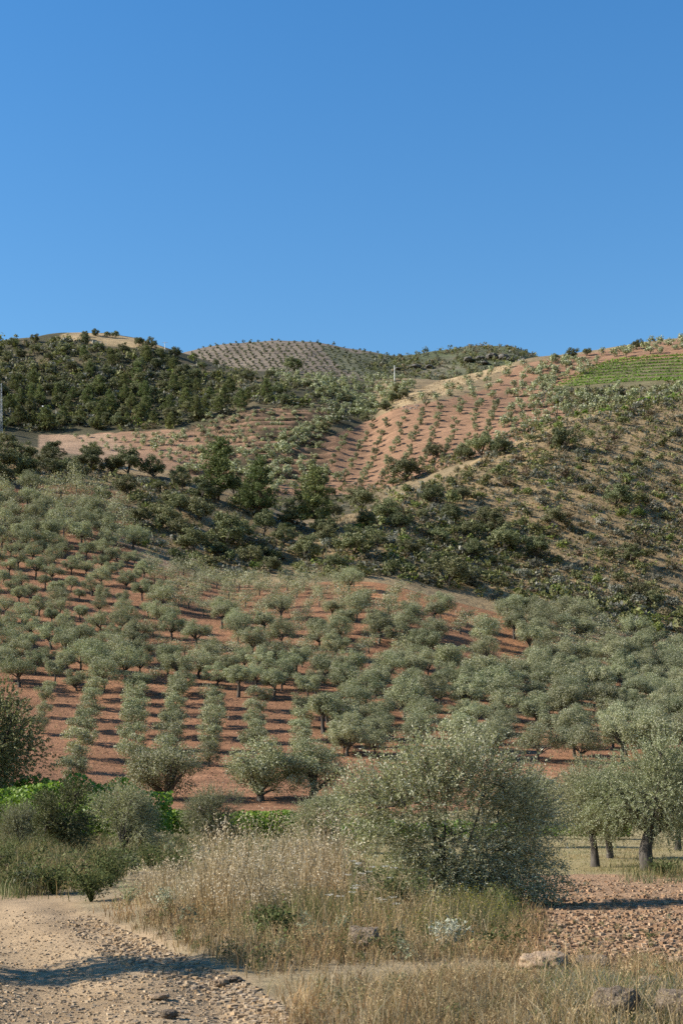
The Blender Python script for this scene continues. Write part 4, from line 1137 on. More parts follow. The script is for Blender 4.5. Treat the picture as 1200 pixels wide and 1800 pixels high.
# ------------------------------------------------------------------ grass
def blades(name, poly_list, mat='grass', seed=0):
    """poly_list: (pixel polygon of the roots, count, (min, max) height, colours, weights, width, lean, head)"""
    rng = np.random.default_rng(seed)
    g = Geo()
    for poly, n, (h0, h1), cols, w, width, lean, head, (y0, y1) in poly_list:
        x, y = scatter_uniform(poly, int(n * 1.6), int(rng.integers(1e6)))
        # thin out and shorten towards a ragged rim
        edge = np.zeros(len(x))
        ex, ey = (45, 16) if y0 < 100 else (12, 6)
        for k in range(10):
            a = 0.628 * k + 0.3; r = 0.4 + 0.6 * (k % 2)
            edge += inpoly(poly, x + ex * r * math.cos(a), y + ey * r * math.sin(a)) / 10.0
        x = x + rng.normal(size=len(x)) * ex * 0.25; y = y + rng.normal(size=len(x)) * ey * 0.25
        # gather into tussocks
        G = ground_at(x[::3], y[::3], y0, y1); edge = edge[::3]
        ok = ~np.isnan(G[:, 0])
        dens = 0.44 + 1.35 * fbm(G[:, 0] / 1.1 + seed, G[:, 1] / 2.2, seed=seed + 60, octaves=3) + 0.5 * (edge - 0.8)
        ok &= rng.random(len(G)) < np.clip(dens, 0.06, 1)
        ok &= ~((G[:, 0] < curve1(TRACK_EDGE, np.nan_to_num(G[:, 1])) - 0.6 * rng.random(len(G)) ** 3) & (G[:, 1] < 26))
        G = np.repeat(G[ok], 3, 0)[:n]; edge = np.repeat(edge[ok], 3)[:n]
        m = len(G)
        spread = 0.0012 * G[:, 1] + 0.03
        G[:, 0] += rng.normal(size=m) * spread; G[:, 1] += rng.normal(size=m) * spread * 2.5
        G[:, 2] = H(G[:, 0], G[:, 1]) - 0.02
        patch = np.clip(0.95 + 0.95 * fbm(G[:, 0] / 0.9, G[:, 1] / 1.5, seed=seed + 3), 0.28, 1.9) * (0.4 + 0.6 * edge)
        h = (h0 + (h1 - h0) * rng.random(m) ** 1.4) * patch
        tone = np.clip(1 + 0.55 * fbm(G[:, 0] / 1.6, G[:, 1] / 2.0, seed=seed + 7), 0.6, 1.4)[:, None]
        warm = 1 + 0.22 * fbm(G[:, 0] / 2.3, G[:, 1] / 3.0, seed=seed + 11)[:, None] * np.array([[1.0, 0.0, -0.6]])
        a = rng.uniform(0, 6.283, m)
        ln = rng.uniform(0.3, 1.0, m) * lean * h * np.where(rng.random(m) < 0.18, 2.2, 1.0)
        d = np.stack([np.cos(a), np.sin(a), np.zeros(m)], 1)
        b = rng.uniform(0, 6.283, m)
        side = np.stack([np.cos(b), np.sin(b) * 0.4, np.zeros(m)], 1)
        wd = (width * rng.uniform(0.6, 1.4, m))[:, None]
        mid = G + d * (ln * 0.3)[:, None]; mid[:, 2] += h * 0.55
        tip = G + d * ln[:, None]; tip[:, 2] += h * (1 - 0.25 * lean)
        c = lerp_cols(rng, m, cols, w) * tone * warm
        g.leaves(np.stack([G - side * wd / 2, G + side * wd / 2, mid + side * wd * 0.4, mid - side * wd * 0.4], 1), c)
        g.leaves(np.stack([mid - side * wd * 0.4, mid + side * wd * 0.4, tip + side * wd * 0.08, tip - side * wd * 0.08], 1), c)
        if head:
            k = rng.random(m) < head[0]
            T = tip[k]; dk = d[k]; sk = side[k]; hk = h[k]
            for e in range(head[1]):
                q = T - np.stack([dk[:, 0] * 0.1, dk[:, 1] * 0.1, np.full(len(T), 0.5)], 1) * (e / head[1] * head[2]) + rng.normal(size=T.shape) * 0.025
                ax = norm(dk * 0.5 + np.array([0, 0, -0.5]) + 0.7 * rdir(rng, len(T)))
                g.leaves(leaf_quads(rng, q, rdir(rng, len(T)), head[3], head[3] * 0.35, ax), lerp_cols(rng, len(T), head[4]))
    return tag(link(name, g.mesh(name, M[mat])), kind='stuff')

STRAWS = [(0.50, 0.39, 0.22), (0.42, 0.315, 0.165), (0.58, 0.475, 0.30), (0.34, 0.24, 0.12)]
TAWNY = [(0.49, 0.33, 0.165), (0.56, 0.41, 0.22), (0.37, 0.23, 0.115), (0.30, 0.255, 0.11)]
GREENS = [(0.135, 0.15, 0.055), (0.20, 0.205, 0.08), (0.27, 0.25, 0.11), (0.38, 0.30, 0.16)]
OATHEAD = (0.6, 6, 0.34, 0.045, [(0.62, 0.53, 0.37), (0.54, 0.43, 0.27), (0.70, 0.62, 0.47)])
blades("oat_grass", [
    ([(310, 1610), (370, 1560), (450, 1535), (560, 1530), (610, 1560), (600, 1600), (500, 1625), (400, 1630)], 3600, (0.5, 1.3), STRAWS, None, 0.010, 0.25, OATHEAD, (7, 45)),
    ([(380, 1540), (460, 1520), (600, 1510), (640, 1530), (560, 1550)], 1500, (0.6, 1.2), STRAWS, None, 0.011, 0.25, OATHEAD, (7, 60)),
    ([(230, 1560), (330, 1520), (400, 1530), (330, 1590), (240, 1600)], 1100, (0.3, 0.7), STRAWS, None, 0.010, 0.3, (0.4, 5, 0.2, 0.045, [(0.6, 0.5, 0.34)]), (7, 60)),
], seed=1)
blades("dry_grass", [
    ([(165, 1600), (230, 1580), (320, 1575), (640, 1575), (900, 1600), (930, 1660), (900, 1690), (600, 1700), (460, 1720), (300, 1665), (190, 1620)], 19000, (0.12, 0.44), TAWNY, [0.35, 0.3, 0.2, 0.15], 0.010, 0.5, (0.25, 3, 0.12, 0.03, TAWNY[:2]), (7, 32)),
    ([(470, 1830), (470, 1760), (520, 1725), (900, 1715), (1220, 1722), (1220, 1830)], 22000, (0.10, 0.36), TAWNY + STRAWS, None, 0.008, 0.6, (0.2, 3, 0.1, 0.022, STRAWS[:2]), (7, 25)),
    ([(880, 1600), (960, 1600), (950, 1690), (880, 1690)], 2600, (0.1, 0.4), TAWNY, None, 0.009, 0.5, None, (7, 30)),
    ([(900, 1700), (1220, 1695), (1220, 1725), (950, 1730)], 2500, (0.08, 0.3), TAWNY, None, 0.008, 0.6, None, (7, 30)),
    ([(0, 1570), (150, 1565), (260, 1520), (250, 1480), (0, 1480)], 9000, (0.2, 0.6), STRAWS + GREENS[:2], None, 0.012, 0.5, None, (22, 60)),
], seed=2)
blades("tall_dry_stalks", [
    ([(930, 1990), (1000, 1900), (1250, 1880), (1250, 2000)], 260, (0.35, 0.75), STRAWS, None, 0.005, 0.4, (0.6, 6, 0.16, 0.02, STRAWS[:2]), (5, 12)),
    ([(560, 1850), (560, 1780), (900, 1740), (1220, 1700), (1220, 1850)], 700, (0.3, 0.62), STRAWS, None, 0.006, 0.45, (0.6, 5, 0.14, 0.022, STRAWS[:2]), (7, 25)),
    ([(250, 1640), (420, 1600), (900, 1600), (920, 1680), (460, 1700)], 900, (0.4, 0.8), STRAWS + GREENS[2:3], None, 0.008, 0.4, (0.6, 5, 0.18, 0.03, STRAWS[:2]), (7, 32)),
], seed=6)
blades("green_grass", [
    ([(640, 1575), (900, 1570), (920, 1640), (880, 1660), (650, 1640)], 9000, (0.15, 0.5), GREENS, None, 0.009, 0.35, (0.35, 3, 0.08, 0.022, [(0.42, 0.36, 0.04), (0.30, 0.30, 0.05)]), (7, 32)),
    ([(420, 1640), (480, 1590), (620, 1590), (640, 1650)], 3500, (0.2, 0.6), GREENS, None, 0.010, 0.3, None, (7, 32)),
    ([(880, 1830), (940, 1740), (1220, 1720), (1220, 1830)], 8000, (0.12, 0.34), GREENS + [(0.30, 0.30, 0.24)], None, 0.008, 0.5, None, (7, 25)),
    ([(600, 1830), (640, 1730), (900, 1720), (900, 1830)], 3500, (0.12, 0.3), GREENS, None, 0.008, 0.5, None, (7, 25)),
    ([(-10, 1580), (160, 1575), (200, 1540), (330, 1500), (330, 1470), (-10, 1470)], 9000, (0.3, 0.8), GREENS, None, 0.014, 0.45, None, (26, 60)),
    ([(300, 1520), (640, 1510), (700, 1480), (300, 1470)], 9000, (0.3, 0.8), GREENS + STRAWS[:1], None, 0.014, 0.4, None, (30, 75)),
], seed=3)
blades("meadow_grass", [
    ([(920, 1534), (1220, 1538), (1220, 1476), (900, 1476)], 16000, (0.05, 0.17), [(0.42, 0.34, 0.17), (0.36, 0.31, 0.13), (0.48, 0.38, 0.21), (0.25, 0.25, 0.09)], None, 0.014, 0.5, None, (36, 90)),
    ([(600, 1545), (900, 1545), (920, 1478), (600, 1478)], 6000, (0.1, 0.35), [(0.36, 0.31, 0.13), (0.26, 0.26, 0.09), (0.42, 0.35, 0.18)], None, 0.014, 0.5, None, (28, 90)),
    ([(1090, 1535), (1130, 1520), (1220, 1520), (1220, 1550), (1100, 1550)], 2200, (0.15, 0.5), GREENS, None, 0.012, 0.5, None, (28, 60)),
], seed=4)
blades("hill_grass", [
    (Z_SCRUB, 16000, (0.35, 0.8), [(0.48, 0.36, 0.21), (0.42, 0.29, 0.155), (0.56, 0.43, 0.26)], None, 0.13, 0.5, None, (200, 420)),
    (Z_GROVE, 3800, (0.12, 0.36), [(0.40, 0.30, 0.16), (0.34, 0.27, 0.12), (0.26, 0.24, 0.10)], None, 0.07, 0.6, None, (80, 215)),
    ([(-10, 1400), (-10, 1210), (560, 1240), (640, 1400)], 1500, (0.08, 0.25), [(0.40, 0.30, 0.16), (0.26, 0.24, 0.10)], None, 0.05, 0.6, None, (70, 150)),
    (Z_SPURW, 4500, (0.35, 0.8), [(0.38, 0.29, 0.16), (0.30, 0.23, 0.12)], None, 0.13, 0.5, None, (200, 420)),
    ([(560, 925), (650, 895), (665, 905), (600, 940)], 1500, (0.4, 0.9), [(0.52, 0.42, 0.27), (0.46, 0.36, 0.2)], None, 0.12, 0.5, None, (200, 420)),
    ([(690, 706), (760, 674), (880, 640), (905, 642), (770, 696), (705, 716)], 1600, (0.4, 0.9), [(0.45, 0.34, 0.21), (0.36, 0.25, 0.145)], None, 0.2, 0.5, None, (430, 720)),
], seed=5)

# ------------------------------------------------------------------ stones
def stone_arrays(seed, n=2):
    """a rounded broken stone from a subdivided box"""
    rng = np.random.default_rng(seed)
    V, Q = [], []
    t = np.linspace(-1, 1, n + 1)
    for ax in range(3):
        for sg in (-1, 1):
            o = len(V)
            for a in t:
                for b in t:
                    p = [0, 0, 0]; p[ax] = sg; p[(ax + 1) % 3] = a; p[(ax + 2) % 3] = b * sg
                    V.append(p)
            for i in range(n):
                for j in range(n):
                    k = o + i * (n + 1) + j
                    Q.append((k, k + n + 1, k + n + 2, k + 1))
    V = np.array(V, float)
    V = V * 0.25 + norm(V) * 0.75
    key = np.round(V, 4)
    off = seed * 3.7
    d = 1 + 0.30 * fbm(key[:, 0] * 1.3 + off, key[:, 1] * 1.3, key[:, 2] * 1.3 + off, seed=seed, octaves=3)
    V = V * d[:, None] * np.array([1, rng.uniform(0.6, 0.95), rng.uniform(0.45, 0.8)])
    return V.astype(np.float32), np.array(Q, np.int32), np.ones((len(V), 3), np.float32), np.zeros(len(Q), np.int32)

def stones(name, poly, n, lo, hi, cols, seed, y0, y1, protos, power=3.0):
    rng = np.random.default_rng(seed)
    x, y = scatter_uniform(poly, n, seed)
    G = ground_at(x, y, y0, y1); G = G[~np.isnan(G[:, 0])]
    s = lo + (hi - lo) * rng.random(len(G)) ** power
    vs, qs, cs, off = [], [], [], 0
    cc = lerp_cols(rng, len(G), cols)
    for i in range(len(G)):
        v, q, _, _ = protos[int(rng.integers(len(protos)))]
        a = rng.uniform(0, 6.283); ca, sa = math.cos(a), math.sin(a)
        w = np.stack([(v[:, 0] * ca - v[:, 1] * sa), (v[:, 0] * sa + v[:, 1] * ca), v[:, 2]], 1) * s[i] + G[i] + [0, 0, s[i] * 0.15]
        vs.append(w); qs.append(q + off); off += len(v); cs.append(np.repeat(cc[i][None], len(v), 0))
    me = build_mesh(name, np.concatenate(vs), np.concatenate(qs), np.concatenate(cs), None, M['stone'])
    return tag(link(name, me), kind='stuff')
PEB = [stone_arrays(700 + i, 1) for i in range(6)]
PEB2 = [stone_arrays(710 + i, 2) for i in range(6)]
GRAVELC = [(0.44, 0.315, 0.19), (0.36, 0.27, 0.175), (0.52, 0.395, 0.26), (0.26, 0.205, 0.15), (0.40, 0.27, 0.15)]
CLODC = [(0.355, 0.218, 0.124), (0.40, 0.255, 0.15), (0.29, 0.175, 0.10), (0.45, 0.32, 0.205)]
stones("gravel", [(-20, 1830), (-20, 1600), (150, 1595), (200, 1630), (290, 1670), (440, 1730), (540, 1830)], 7500, 0.006, 0.026, GRAVELC, 1, 7, 30, PEB)
stones("track_edge_gravel", [(100, 1620), (160, 1610), (300, 1670), (450, 1735), (540, 1810), (440, 1800), (330, 1740), (180, 1680)], 3200, 0.009, 0.042, GRAVELC, 2, 7, 30, PEB)
stones("soil_clods", [(905, 1585), (960, 1538), (1220, 1540), (1220, 1715), (915, 1710)], 8000, 0.010, 0.052, CLODC, 3, 7, 45, PEB, 2.2)
stones("slope_clods", [(-10, 1395), (-10, 1200), (60, 1200), (600, 1240), (640, 1400)], 3200, 0.03, 0.10, [(0.37, 0.20, 0.12), (0.43, 0.26, 0.17), (0.32, 0.165, 0.10)], 4, 60, 150, PEB)
stones("terrace_rubble", [(310, 958), (350, 968), (340, 976), (308, 970)], 60, 0.12, 0.32, [(0.36, 0.3, 0.25), (0.45, 0.39, 0.33)], 5, 200, 345, PEB2)
stones("orchard_rubble", [(705, 716), (735, 710), (735, 719), (708, 722)], 40, 0.2, 0.5, [(0.26, 0.23, 0.2), (0.34, 0.3, 0.27)], 6, 420, 720, PEB2)

ROCKM = {}
def rock(name, px, py, size, mat, label, group, seed, flat=1.0, y0=7, y1=60, cat="rock", sink=-0.05):
    for k in range(10):
        P = ground_at([px], [py + 2 * k], y0, y1)[0]
        if not np.isnan(P[0]): break
    v, q, c, _ = stone_arrays(seed, 16)
    r = fbm(v[:, 0] * 2.2 + seed, v[:, 1] * 2.2, v[:, 2] * 2.2, seed=seed, octaves=5)
    v = v * (1 + 0.30 * r[:, None]) * [1, 1, flat]
    me = build_mesh(name, v, q, None, None, M[mat], True)
    o = link(name, me); o.location = [float(a) for a in P + [0, 0, size * flat * (0.6 - sink)]]; o.scale = (size,) * 3; o.rotation_euler = (0, 0, seed * 1.3)
    return tag(o, label, cat, group)
g_ = "rocks lying in the foreground grass"
rock("rock", 640, 1668, 0.28, 'rock', "grey lichen-spotted boulder in dry grass below the large olive", g_, 801, 0.8, sink=0.0)
rock("rock", 957, 1712, 0.23, 'tan_rock', "flat tan rock with one sunlit face beside the ploughed field", g_, 802, 0.75)
rock("rock", 1085, 1812, 0.19, 'rock', "large brown boulder at the bottom edge, below the pale stone", g_, 803, 1.0, sink=-0.5)
rock("rock", 1192, 1812, 0.18, 'rock', "lichen-spotted boulder cut by the bottom right corner", g_, 804, 1.0, sink=-0.45)
rock("rock", 1143, 1752, 0.13, 'tan_rock', "small pale upright stone above the large bottom boulder", g_, 805, 1.2)
rock("rock", 1088, 1752, 0.12, 'rock', "greyish stone half sunk in grass left of the small pale stone", g_, 806, 1.0)
rock("rock", 1040, 1710, 0.17, 'rock', "dull grey-green stone in grass at the near edge of the field", g_, 807, 0.8)
rock("rock", 945, 1594, 0.20, 'tan_rock', "long pale stone lying on ploughed soil at the shade's edge", g_, 808, 0.6)
rock("rock", 985, 1584, 0.09, 'tan_rock', "small pale stone beside the longer one on ploughed soil", g_, 809, 0.8)
rock("rock", 390, 1735, 0.075, 'tan_rock', "round brown stone in the shaded edge of the track", g_, 810, 0.9)
rock("rock", 412, 1727, 0.085, 'rock', "pale flat stone at the end of the track's shadow", g_, 811, 0.6)
rock("rock", 282, 1757, 0.08, 'tan_rock', "pale flat stone alone on the lit track below the shadow", g_, 812, 0.5)
rock("rock", 297, 1790, 0.09, 'rock', "grey stone near the bottom of the track", g_, 813, 0.6)
rock("rock", 1195, 1700, 0.13, 'tan_rock', "tan stone at the right edge beside the field's near rim", g_, 814, 0.8)
for k, (x, y, s) in enumerate([(822, 634, 5), (842, 630, 3.6), (865, 628, 5), (884, 629, 4.6), (896, 632, 3), (918, 640, 5), (934, 645, 4), (852, 638, 3.2), (730, 645, 4), (700, 648, 3), (755, 644, 3)]):
    rock("rock_outcrop", x, y + 3, s, 'dark_rock', f"dark craggy rock outcrop on the far skyline, {nth(k + 1)} of the jagged crest", "rock outcrops along the far skyline", 830 + k, 0.75, 900, 1300, "rock", 0.1)

# ------------------------------------------------------------------ near trees
hero = shoot_olive(900, 3.9, 3.45, 5200, 13, 0.082, 0.020, low=-1.0, split=0.0, trunk_r=0.075, nlimb=13, tilt=0.95, cols=[tuple(a * 1.22 for a in c) for c in OLIVE], shoot_len=0.42, lobe_r=0.215, lean=0.3, w=[0.20, 0.30, 0.28, 0.22],
                   lobes=[(-0.15, 0.00, 2.22, 0.80, 0.88, 0.50, 19), (-0.95, 0.10, 1.90, 0.62, 0.70, 0.50, 13), (0.80, 0.00, 2.02, 0.62, 0.80, 0.48, 13), (0.35, 0.10, 2.50, 0.28, 0.40, 0.20, 3), (-0.60, 0.00, 2.45, 0.25, 0.40, 0.20, 3), (-1.55, 0.10, 1.35, 0.42, 0.60, 0.55, 9), (1.45, 0.10, 1.45, 0.42, 0.60, 0.50, 8), (0.00, -0.30, 1.16, 1.22, 0.70, 0.62, 22), (1.10, -0.20, 0.75, 0.65, 0.60, 0.45, 12), (1.60, -0.20, 0.33, 0.32, 0.40, 0.20, 5), (0.20, -0.30, 0.36, 0.90, 0.50, 0.27, 14), (-0.80, -0.30, 0.65, 0.50, 0.50, 0.36, 7)])
P = ground_at([797], [1590], 15, 40)[0]
plant("olive_tree", hero, P - [0, 0, 0.05], 0.4, np.array([1.0, 1.0, 1.0]), "large silvery olive leafy down to the grass, nearest and tallest tree", "olive tree", "olives in the foreground")
near1 = shoot_olive(901, 3.9, 3.4, 3600, 14, 0.075, 0.02, low=-0.9, split=0.30, trunk_r=0.19, nlimb=18, lump=36, tilt=0.35, lean=0.38, lobe_r=0.32)
near2 = shoot_olive(902, 3.3, 3.2, 2800, 14, 0.075, 0.02, low=-0.9, split=0.30, trunk_r=0.12, nlimb=16, lump=30, tilt=0.35, lean=0.38, lobe_r=0.32)
near3 = shoot_olive(903, 2.1, 2.3, 2000, 14, 0.07, 0.019, low=-0.95, split=0.14, trunk_r=0.06, nlimb=14, lump=26)
for x, y, m, s, rz, lab in [
    (1140, 1530, near1, 1.05, 0.2, "olive with a thick dark forked trunk standing at the ploughed field's far edge"),
    (1046, 1524, near2, 1.0, 2.0, "olive on a slim leaning trunk beyond the ploughed field"),
    (1072, 1509, near2, 1.0, 4.0, "olive behind the leaning one, with a straight trunk"),
    (935, 1490, near2, 1.05, 1.0, "olive right behind the large one, crowns joined"),
    (1235, 1522, near1, 1.0, 3.0, "olive cut by the photo's right edge beyond the ploughed field"),
    (1190, 1495, near2, 1.0, 5.0, "olive at the back right, between the forked trunk and the edge"),
    (222, 1503, near3, 1.0, 0.5, "small grey olive on a thin stem before the vines, between two bushes"),
    (375, 1496, near3, 1.05, 1.7, "low bushy olive behind the tall oats, beside the small grey olive"),
    (575, 1500, near3, 1.08, 2.6, "low round olive bush squeezed against the large olive's left side"),
    (35, 1500, near3, 0.7, 4.1, "smallest grey olive bush at the left edge below the vines")]:
    P = ground_at([x], [y], 25, 90)[0]
    plant("olive_tree", m, P - [0, 0, 0.04], rz, s, lab, "olive tree", "olives in the foreground")
oakl = [(0.075, 0.085, 0.035), (0.10, 0.11, 0.045), (0.15, 0.15, 0.07), (0.21, 0.20, 0.11)]
near_oak = shoot_olive(905, 1.65, 2.35, 1500, 14, 0.055, 0.030, low=-0.8, split=0.2, trunk_r=0.06, nlimb=14, lump=26, cols=oakl, w=[0.3, 0.4, 0.2, 0.1], tilt=0.3, shoot_len=0.24, mat='oak')
P = ground_at([114], [1518], 25, 70)[0]
plant("holm_oak", near_oak, P - [0, 0, 0.04], 1.0, 1.0, "small dark bushy oak on a thin stem above the end of the track", "oak tree", "oaks in the foreground")
big_oak = shoot_olive(906, 4.7, 6.1, 6000, 9, 0.10, 0.06, low=-0.85, split=0.16, trunk_r=0.2, nlimb=20, lump=46, cols=OAK, w=OAK_W, tilt=0.1, shoot_len=0.20, mat='oak', lobe_r=0.42)
P = ground_at([-38], [1462], 30, 80)[0]
plant("holm_oak", big_oak, P - [0, 0, 0.05], 0.0, 1.0, "big dark oak cut by the left edge beside the red slope", "oak tree", "oaks in the foreground")
# the tree beside the track that throws the shadow across it
shade = shoot_olive(907, 2.4, 3.3, 1000, 14, 0.08, 0.03, low=-0.5, split=0.45, trunk_r=0.10, nlimb=14, lump=26)
plant("olive_tree", shade, (-5.95, 14.75, float(H(-5.95, 14.75)[0])), 0.0, 1.0, "olive beside the track just past the left edge, seen by its shadow", "olive tree", "olives in the foreground")

# ------------------------------------------------------------------ vines
def vine_row(a, b, height, width, n, leaf, label, group, seed, zoff=0.0, stakes=6):
    rng = np.random.default_rng(seed)
    a, b = np.array(a, float), np.array(b, float)
    L = np.linalg.norm(b - a)
    t = rng.random(n)
    X = a[0] + (b[0] - a[0]) * t; Y = a[1] + (b[1] - a[1]) * t
    d = (b - a) / L; s = np.array([-d[1], d[0]])
    w = rng.normal(size=n) * width * 0.38
    lump = np.clip(0.9 + 0.14 * vnoise(t * L / 0.9, np.zeros(n) + seed, seed=seed), 0.5, 1.25)
    z = (0.18 + 0.82 * rng.random(n) ** 0.75) * height * lump
    base = H(X, Y)
    mid = np.array([(a[0] + b[0]) / 2, (a[1] + b[1]) / 2]); z0 = float(H(mid[0], mid[1])[0])
    P = np.stack([X + s[0] * w - mid[0], Y + s[1] * w - mid[1], base + z - z0], 1)
    out = norm(np.stack([s[0] * w, s[1] * w, (z - height * 0.5) * 0.6], 1) + 0.001)
    nn = norm(out * 0.6 + rdir(rng, n) * 0.7 + np.array([0, 0, 0.25]))
    g = Geo(); g.leaves(leaf_quads(rng, P, nn, leaf, leaf * 0.9), lerp_cols(rng, n, VINE, VINE_W))
    T = thing("vine_row", (mid[0], mid[1], z0), label, "vines", group)
    link("foliage", g.mesh("foliage", M['vine']), T)
    for k in range(stakes):
        f = (k + 0.5) / stakes
        x, y = a[0] + (b[0] - a[0]) * f, a[1] + (b[1] - a[1]) * f
        zz = float(H(x, y)[0]) - z0
        st = Geo(); V, Q = tube([[x - mid[0], y - mid[1], zz - 0.15], [x - mid[0] + 0.02, y - mid[1], zz + height * 0.4], [x - mid[0], y - mid[1] + 0.02, zz + height * 0.8]], [0.03, 0.025, 0.02], 6)
        st.add(V, Q, np.ones(3)); link("stem", st.mesh("stem", M['bark'], True), T)
g_ = "rows of the vineyard at the slope's foot"
vine_row((-17, 52), (-7.6, 53), 1.9, 1.3, 8000, 0.14, "nearest bright green vine row behind the small dark oak", g_, 1)
vine_row((-17.5, 55), (-8.5, 56), 2.15, 1.1, 8000, 0.14, "second bright green vine row behind the small dark oak", g_, 2)
vine_row((-18, 58), (-7.0, 59), 2.5, 1.2, 8000, 0.14, "third bright green vine row, highest against the red slope", g_, 3)
vine_row((-10.5, 62), (-1.5, 63.5), 1.6, 0.9, 7000, 0.13, "thin strip of green vines below the two big round olives", g_, 4)
vine_row((7.5, 74), (15, 74), 0.85, 0.8, 4200, 0.13, "low vine row beyond the meadow, under the olive crowns at right", g_, 5)
vine_row((-1.5, 66), (7.0, 70), 1.1, 0.8, 4000, 0.13, "vine row mostly hidden behind the large olive", g_, 6)

def hill_vines():
    rng = np.random.default_rng(71)
    rows = []
    for k in range(9):    # contour rows on the upper right
        f = k / 8
        xa = 1062 - 92 * f ** 0.8; ya = 637 + 45 * f
        rows.append(((xa, ya), (1235, 624 + 46 * f - (4 if k == 8 else 0)), f"bright vine row on the upper right hill, {nth(k + 1)} contour from the top", "contour vine rows on the upper right hill"))
    for k in range(5):
        rows.append(((1112 + 4 * k, 712 - 2 + 1.5 * k), (1235, 691 + 6.5 * k), f"bright vine row below the contour vines, {nth(k + 1)} from the top in the lower plot", "vine rows of the lower right plot"))
    for (p0, p1, lab, grp) in rows:
        n = 24
        xs = np.linspace(p0[0], p1[0], n); ys = np.linspace(p0[1], p1[1], n) - 3 * np.sin(np.linspace(0, np.pi, n))
        G = ground_at(xs, ys, 390, 720)
        G = G[~np.isnan(G[:, 0])]
        if len(G) < 4: continue
        # keep to one side of any break of slope
        step = np.abs(np.diff(G[:, 1])); cut = np.where(step > 30)[0]
        if len(cut): G = G[cut[-1] + 1:]
        if len(G) < 4: continue
        m = 900
        t = rng.random(m) * (len(G) - 1); i = t.astype(int); f = (t - i)[:, None]
        P = G[i] * (1 - f) + G[np.minimum(i + 1, len(G) - 1)] * f
        P[:, 1] += rng.normal(size=m) * 0.3; P[:, 0] += rng.normal(size=m) * 0.2
        P[:, 2] = H(P[:, 0], P[:, 1]) + rng.random(m) * 1.0 * np.clip(0.8 + 0.5 * vnoise(t * 2.5, t * 0 + 3), 0.3, 1.2)
        c = G.mean(0)
        g = Geo(); g.leaves(leaf_quads(rng, P - c, norm(rdir(rng, m) + [0, -0.2, 0.5]), 0.5, 0.42), lerp_cols(rng, m, VINE, VINE_W) * 1.05)
        T = thing("vine_row", c, lab, "vines", grp)
        link("foliage", g.mesh("foliage", M['vine']), T)
        st = Geo()
        for p in G[1::2]:
            V, Q = tube(np.array([[0, 0, -0.2], [0.03, 0, 0.5], [0, 0, 1.3]]) + p - c, [0.05, 0.05, 0.04], 4); st.add(V, Q, np.ones(3))
        tag(link("stem", st.mesh("stem", M['bark']), T), kind='stuff')
    for k, (x, y) in enumerate([(1014, 732), (1028, 729), (1057, 726), (1069, 724), (1100, 722), (985, 742), (950, 752), (1170, 672), (1185, 676), (1196, 676), (1160, 668)]):
        P = ground_at([x], [y], 340, 720)[0]
        if np.isnan(P[0]): continue
        v, q, c, m = blob_geo(760 + k, 160, 0.42, 1.0, 1.1, VINE, VINE_W, 7, 0.8)
        o = link("vine_plant", build_mesh("vine_plant", v, q, c, None, M['vine'])); o.location = [float(a) for a in P]; s = rng.uniform(0.7, 0.95); o.scale = (s, s, s)
        tag(o, f"single bright green vine bush, {nth(k + 1)} of the loose ones on the right hill", "vine", "single vines on the right hill")
hill_vines()

# ------------------------------------------------------------------ wild plants in the foreground
def wild_plant(name, px, py, height, spread, nstem, leaf, cols, label, cat, group, seed, kind='thistle', y0=7, y1=60):
    rng = np.random.default_rng(seed)
    P0 = ground_at([px], [py], y0, y1)[0]
    T = thing(name, P0, label, cat, group)
    st, lf = Geo(), Geo()
    for k in range(nstem):
        a = rng.uniform(0, 6.283); r = spread * rng.uniform(0.2, 1)
        tip = np.array([math.cos(a) * r, math.sin(a) * r, height * rng.uniform(0.65, 1.05)])
        mid = tip * [0.35, 0.35, 0.55] + rng.normal(size=3) * 0.02
        pts = np.stack([[0, 0, -0.03], mid, tip])
        V, Q = tube(pts, [0.007, 0.005, 0.003], 5); st.add(V, Q, cols[0])
        if kind == 'umbel':
            n = 26; hd = Geo()
            q = tip + rdir(rng, n) * [0.05, 0.05, 0.008]
            hd.leaves(leaf_quads(rng, q, norm(np.array([0, 0, 1.0]) + 0.5 * rdir(rng, n)), 0.022, 0.02), lerp_cols(rng, n, [(0.75, 0.74, 0.68), (0.66, 0.64, 0.56)]))
            link("blossom", hd.mesh("blossom", M['grass']), T)
            n = 14; tt = rng.random((n, 1)) * 0.7
            q = tip * tt + rng.normal(size=(n, 3)) * 0.03
            lf.leaves(leaf_quads(rng, q, rdir(rng, n), 0.06, 0.012), lerp_cols(rng, n, GREENS))
        else:
            n = leaf[1]
            tt = rng.uniform(0.3, 1.02, (n, 1))
            q = tip * tt + rng.normal(size=(n, 3)) * leaf[2]
            lf.leaves(leaf_quads(rng, q, rdir(rng, n), leaf[0], leaf[0] * 0.5), lerp_cols(rng, n, cols))
    link("stem", st.mesh("stem", M['grass']), T)
    link("foliage", lf.mesh("foliage", M['grass']), T)
PALEG = [(0.42, 0.44, 0.30), (0.52, 0.52, 0.38), (0.34, 0.37, 0.24)]
g_ = "pale thistly plants in the dry grass"
wild_plant("thistle_plant", 298, 1612, 0.42, 0.28, 16, (0.045, 26, 0.035), PALEG, "pale yellow-green thistle in dry grass at the track's bend", "thistle", g_, 1)
wild_plant("thistle_plant", 225, 1592, 0.42, 0.34, 14, (0.04, 18, 0.045), [(0.36, 0.39, 0.20), (0.44, 0.46, 0.28)], "looser greenish thistle at the left tip of the dry grass", "thistle", g_, 2)
wild_plant("thistle_plant", 785, 1668, 0.34, 0.30, 18, (0.04, 24, 0.03), [(0.50, 0.52, 0.40), (0.60, 0.60, 0.48)], "pale grey thistle below the large olive's shade", "thistle", g_, 3)
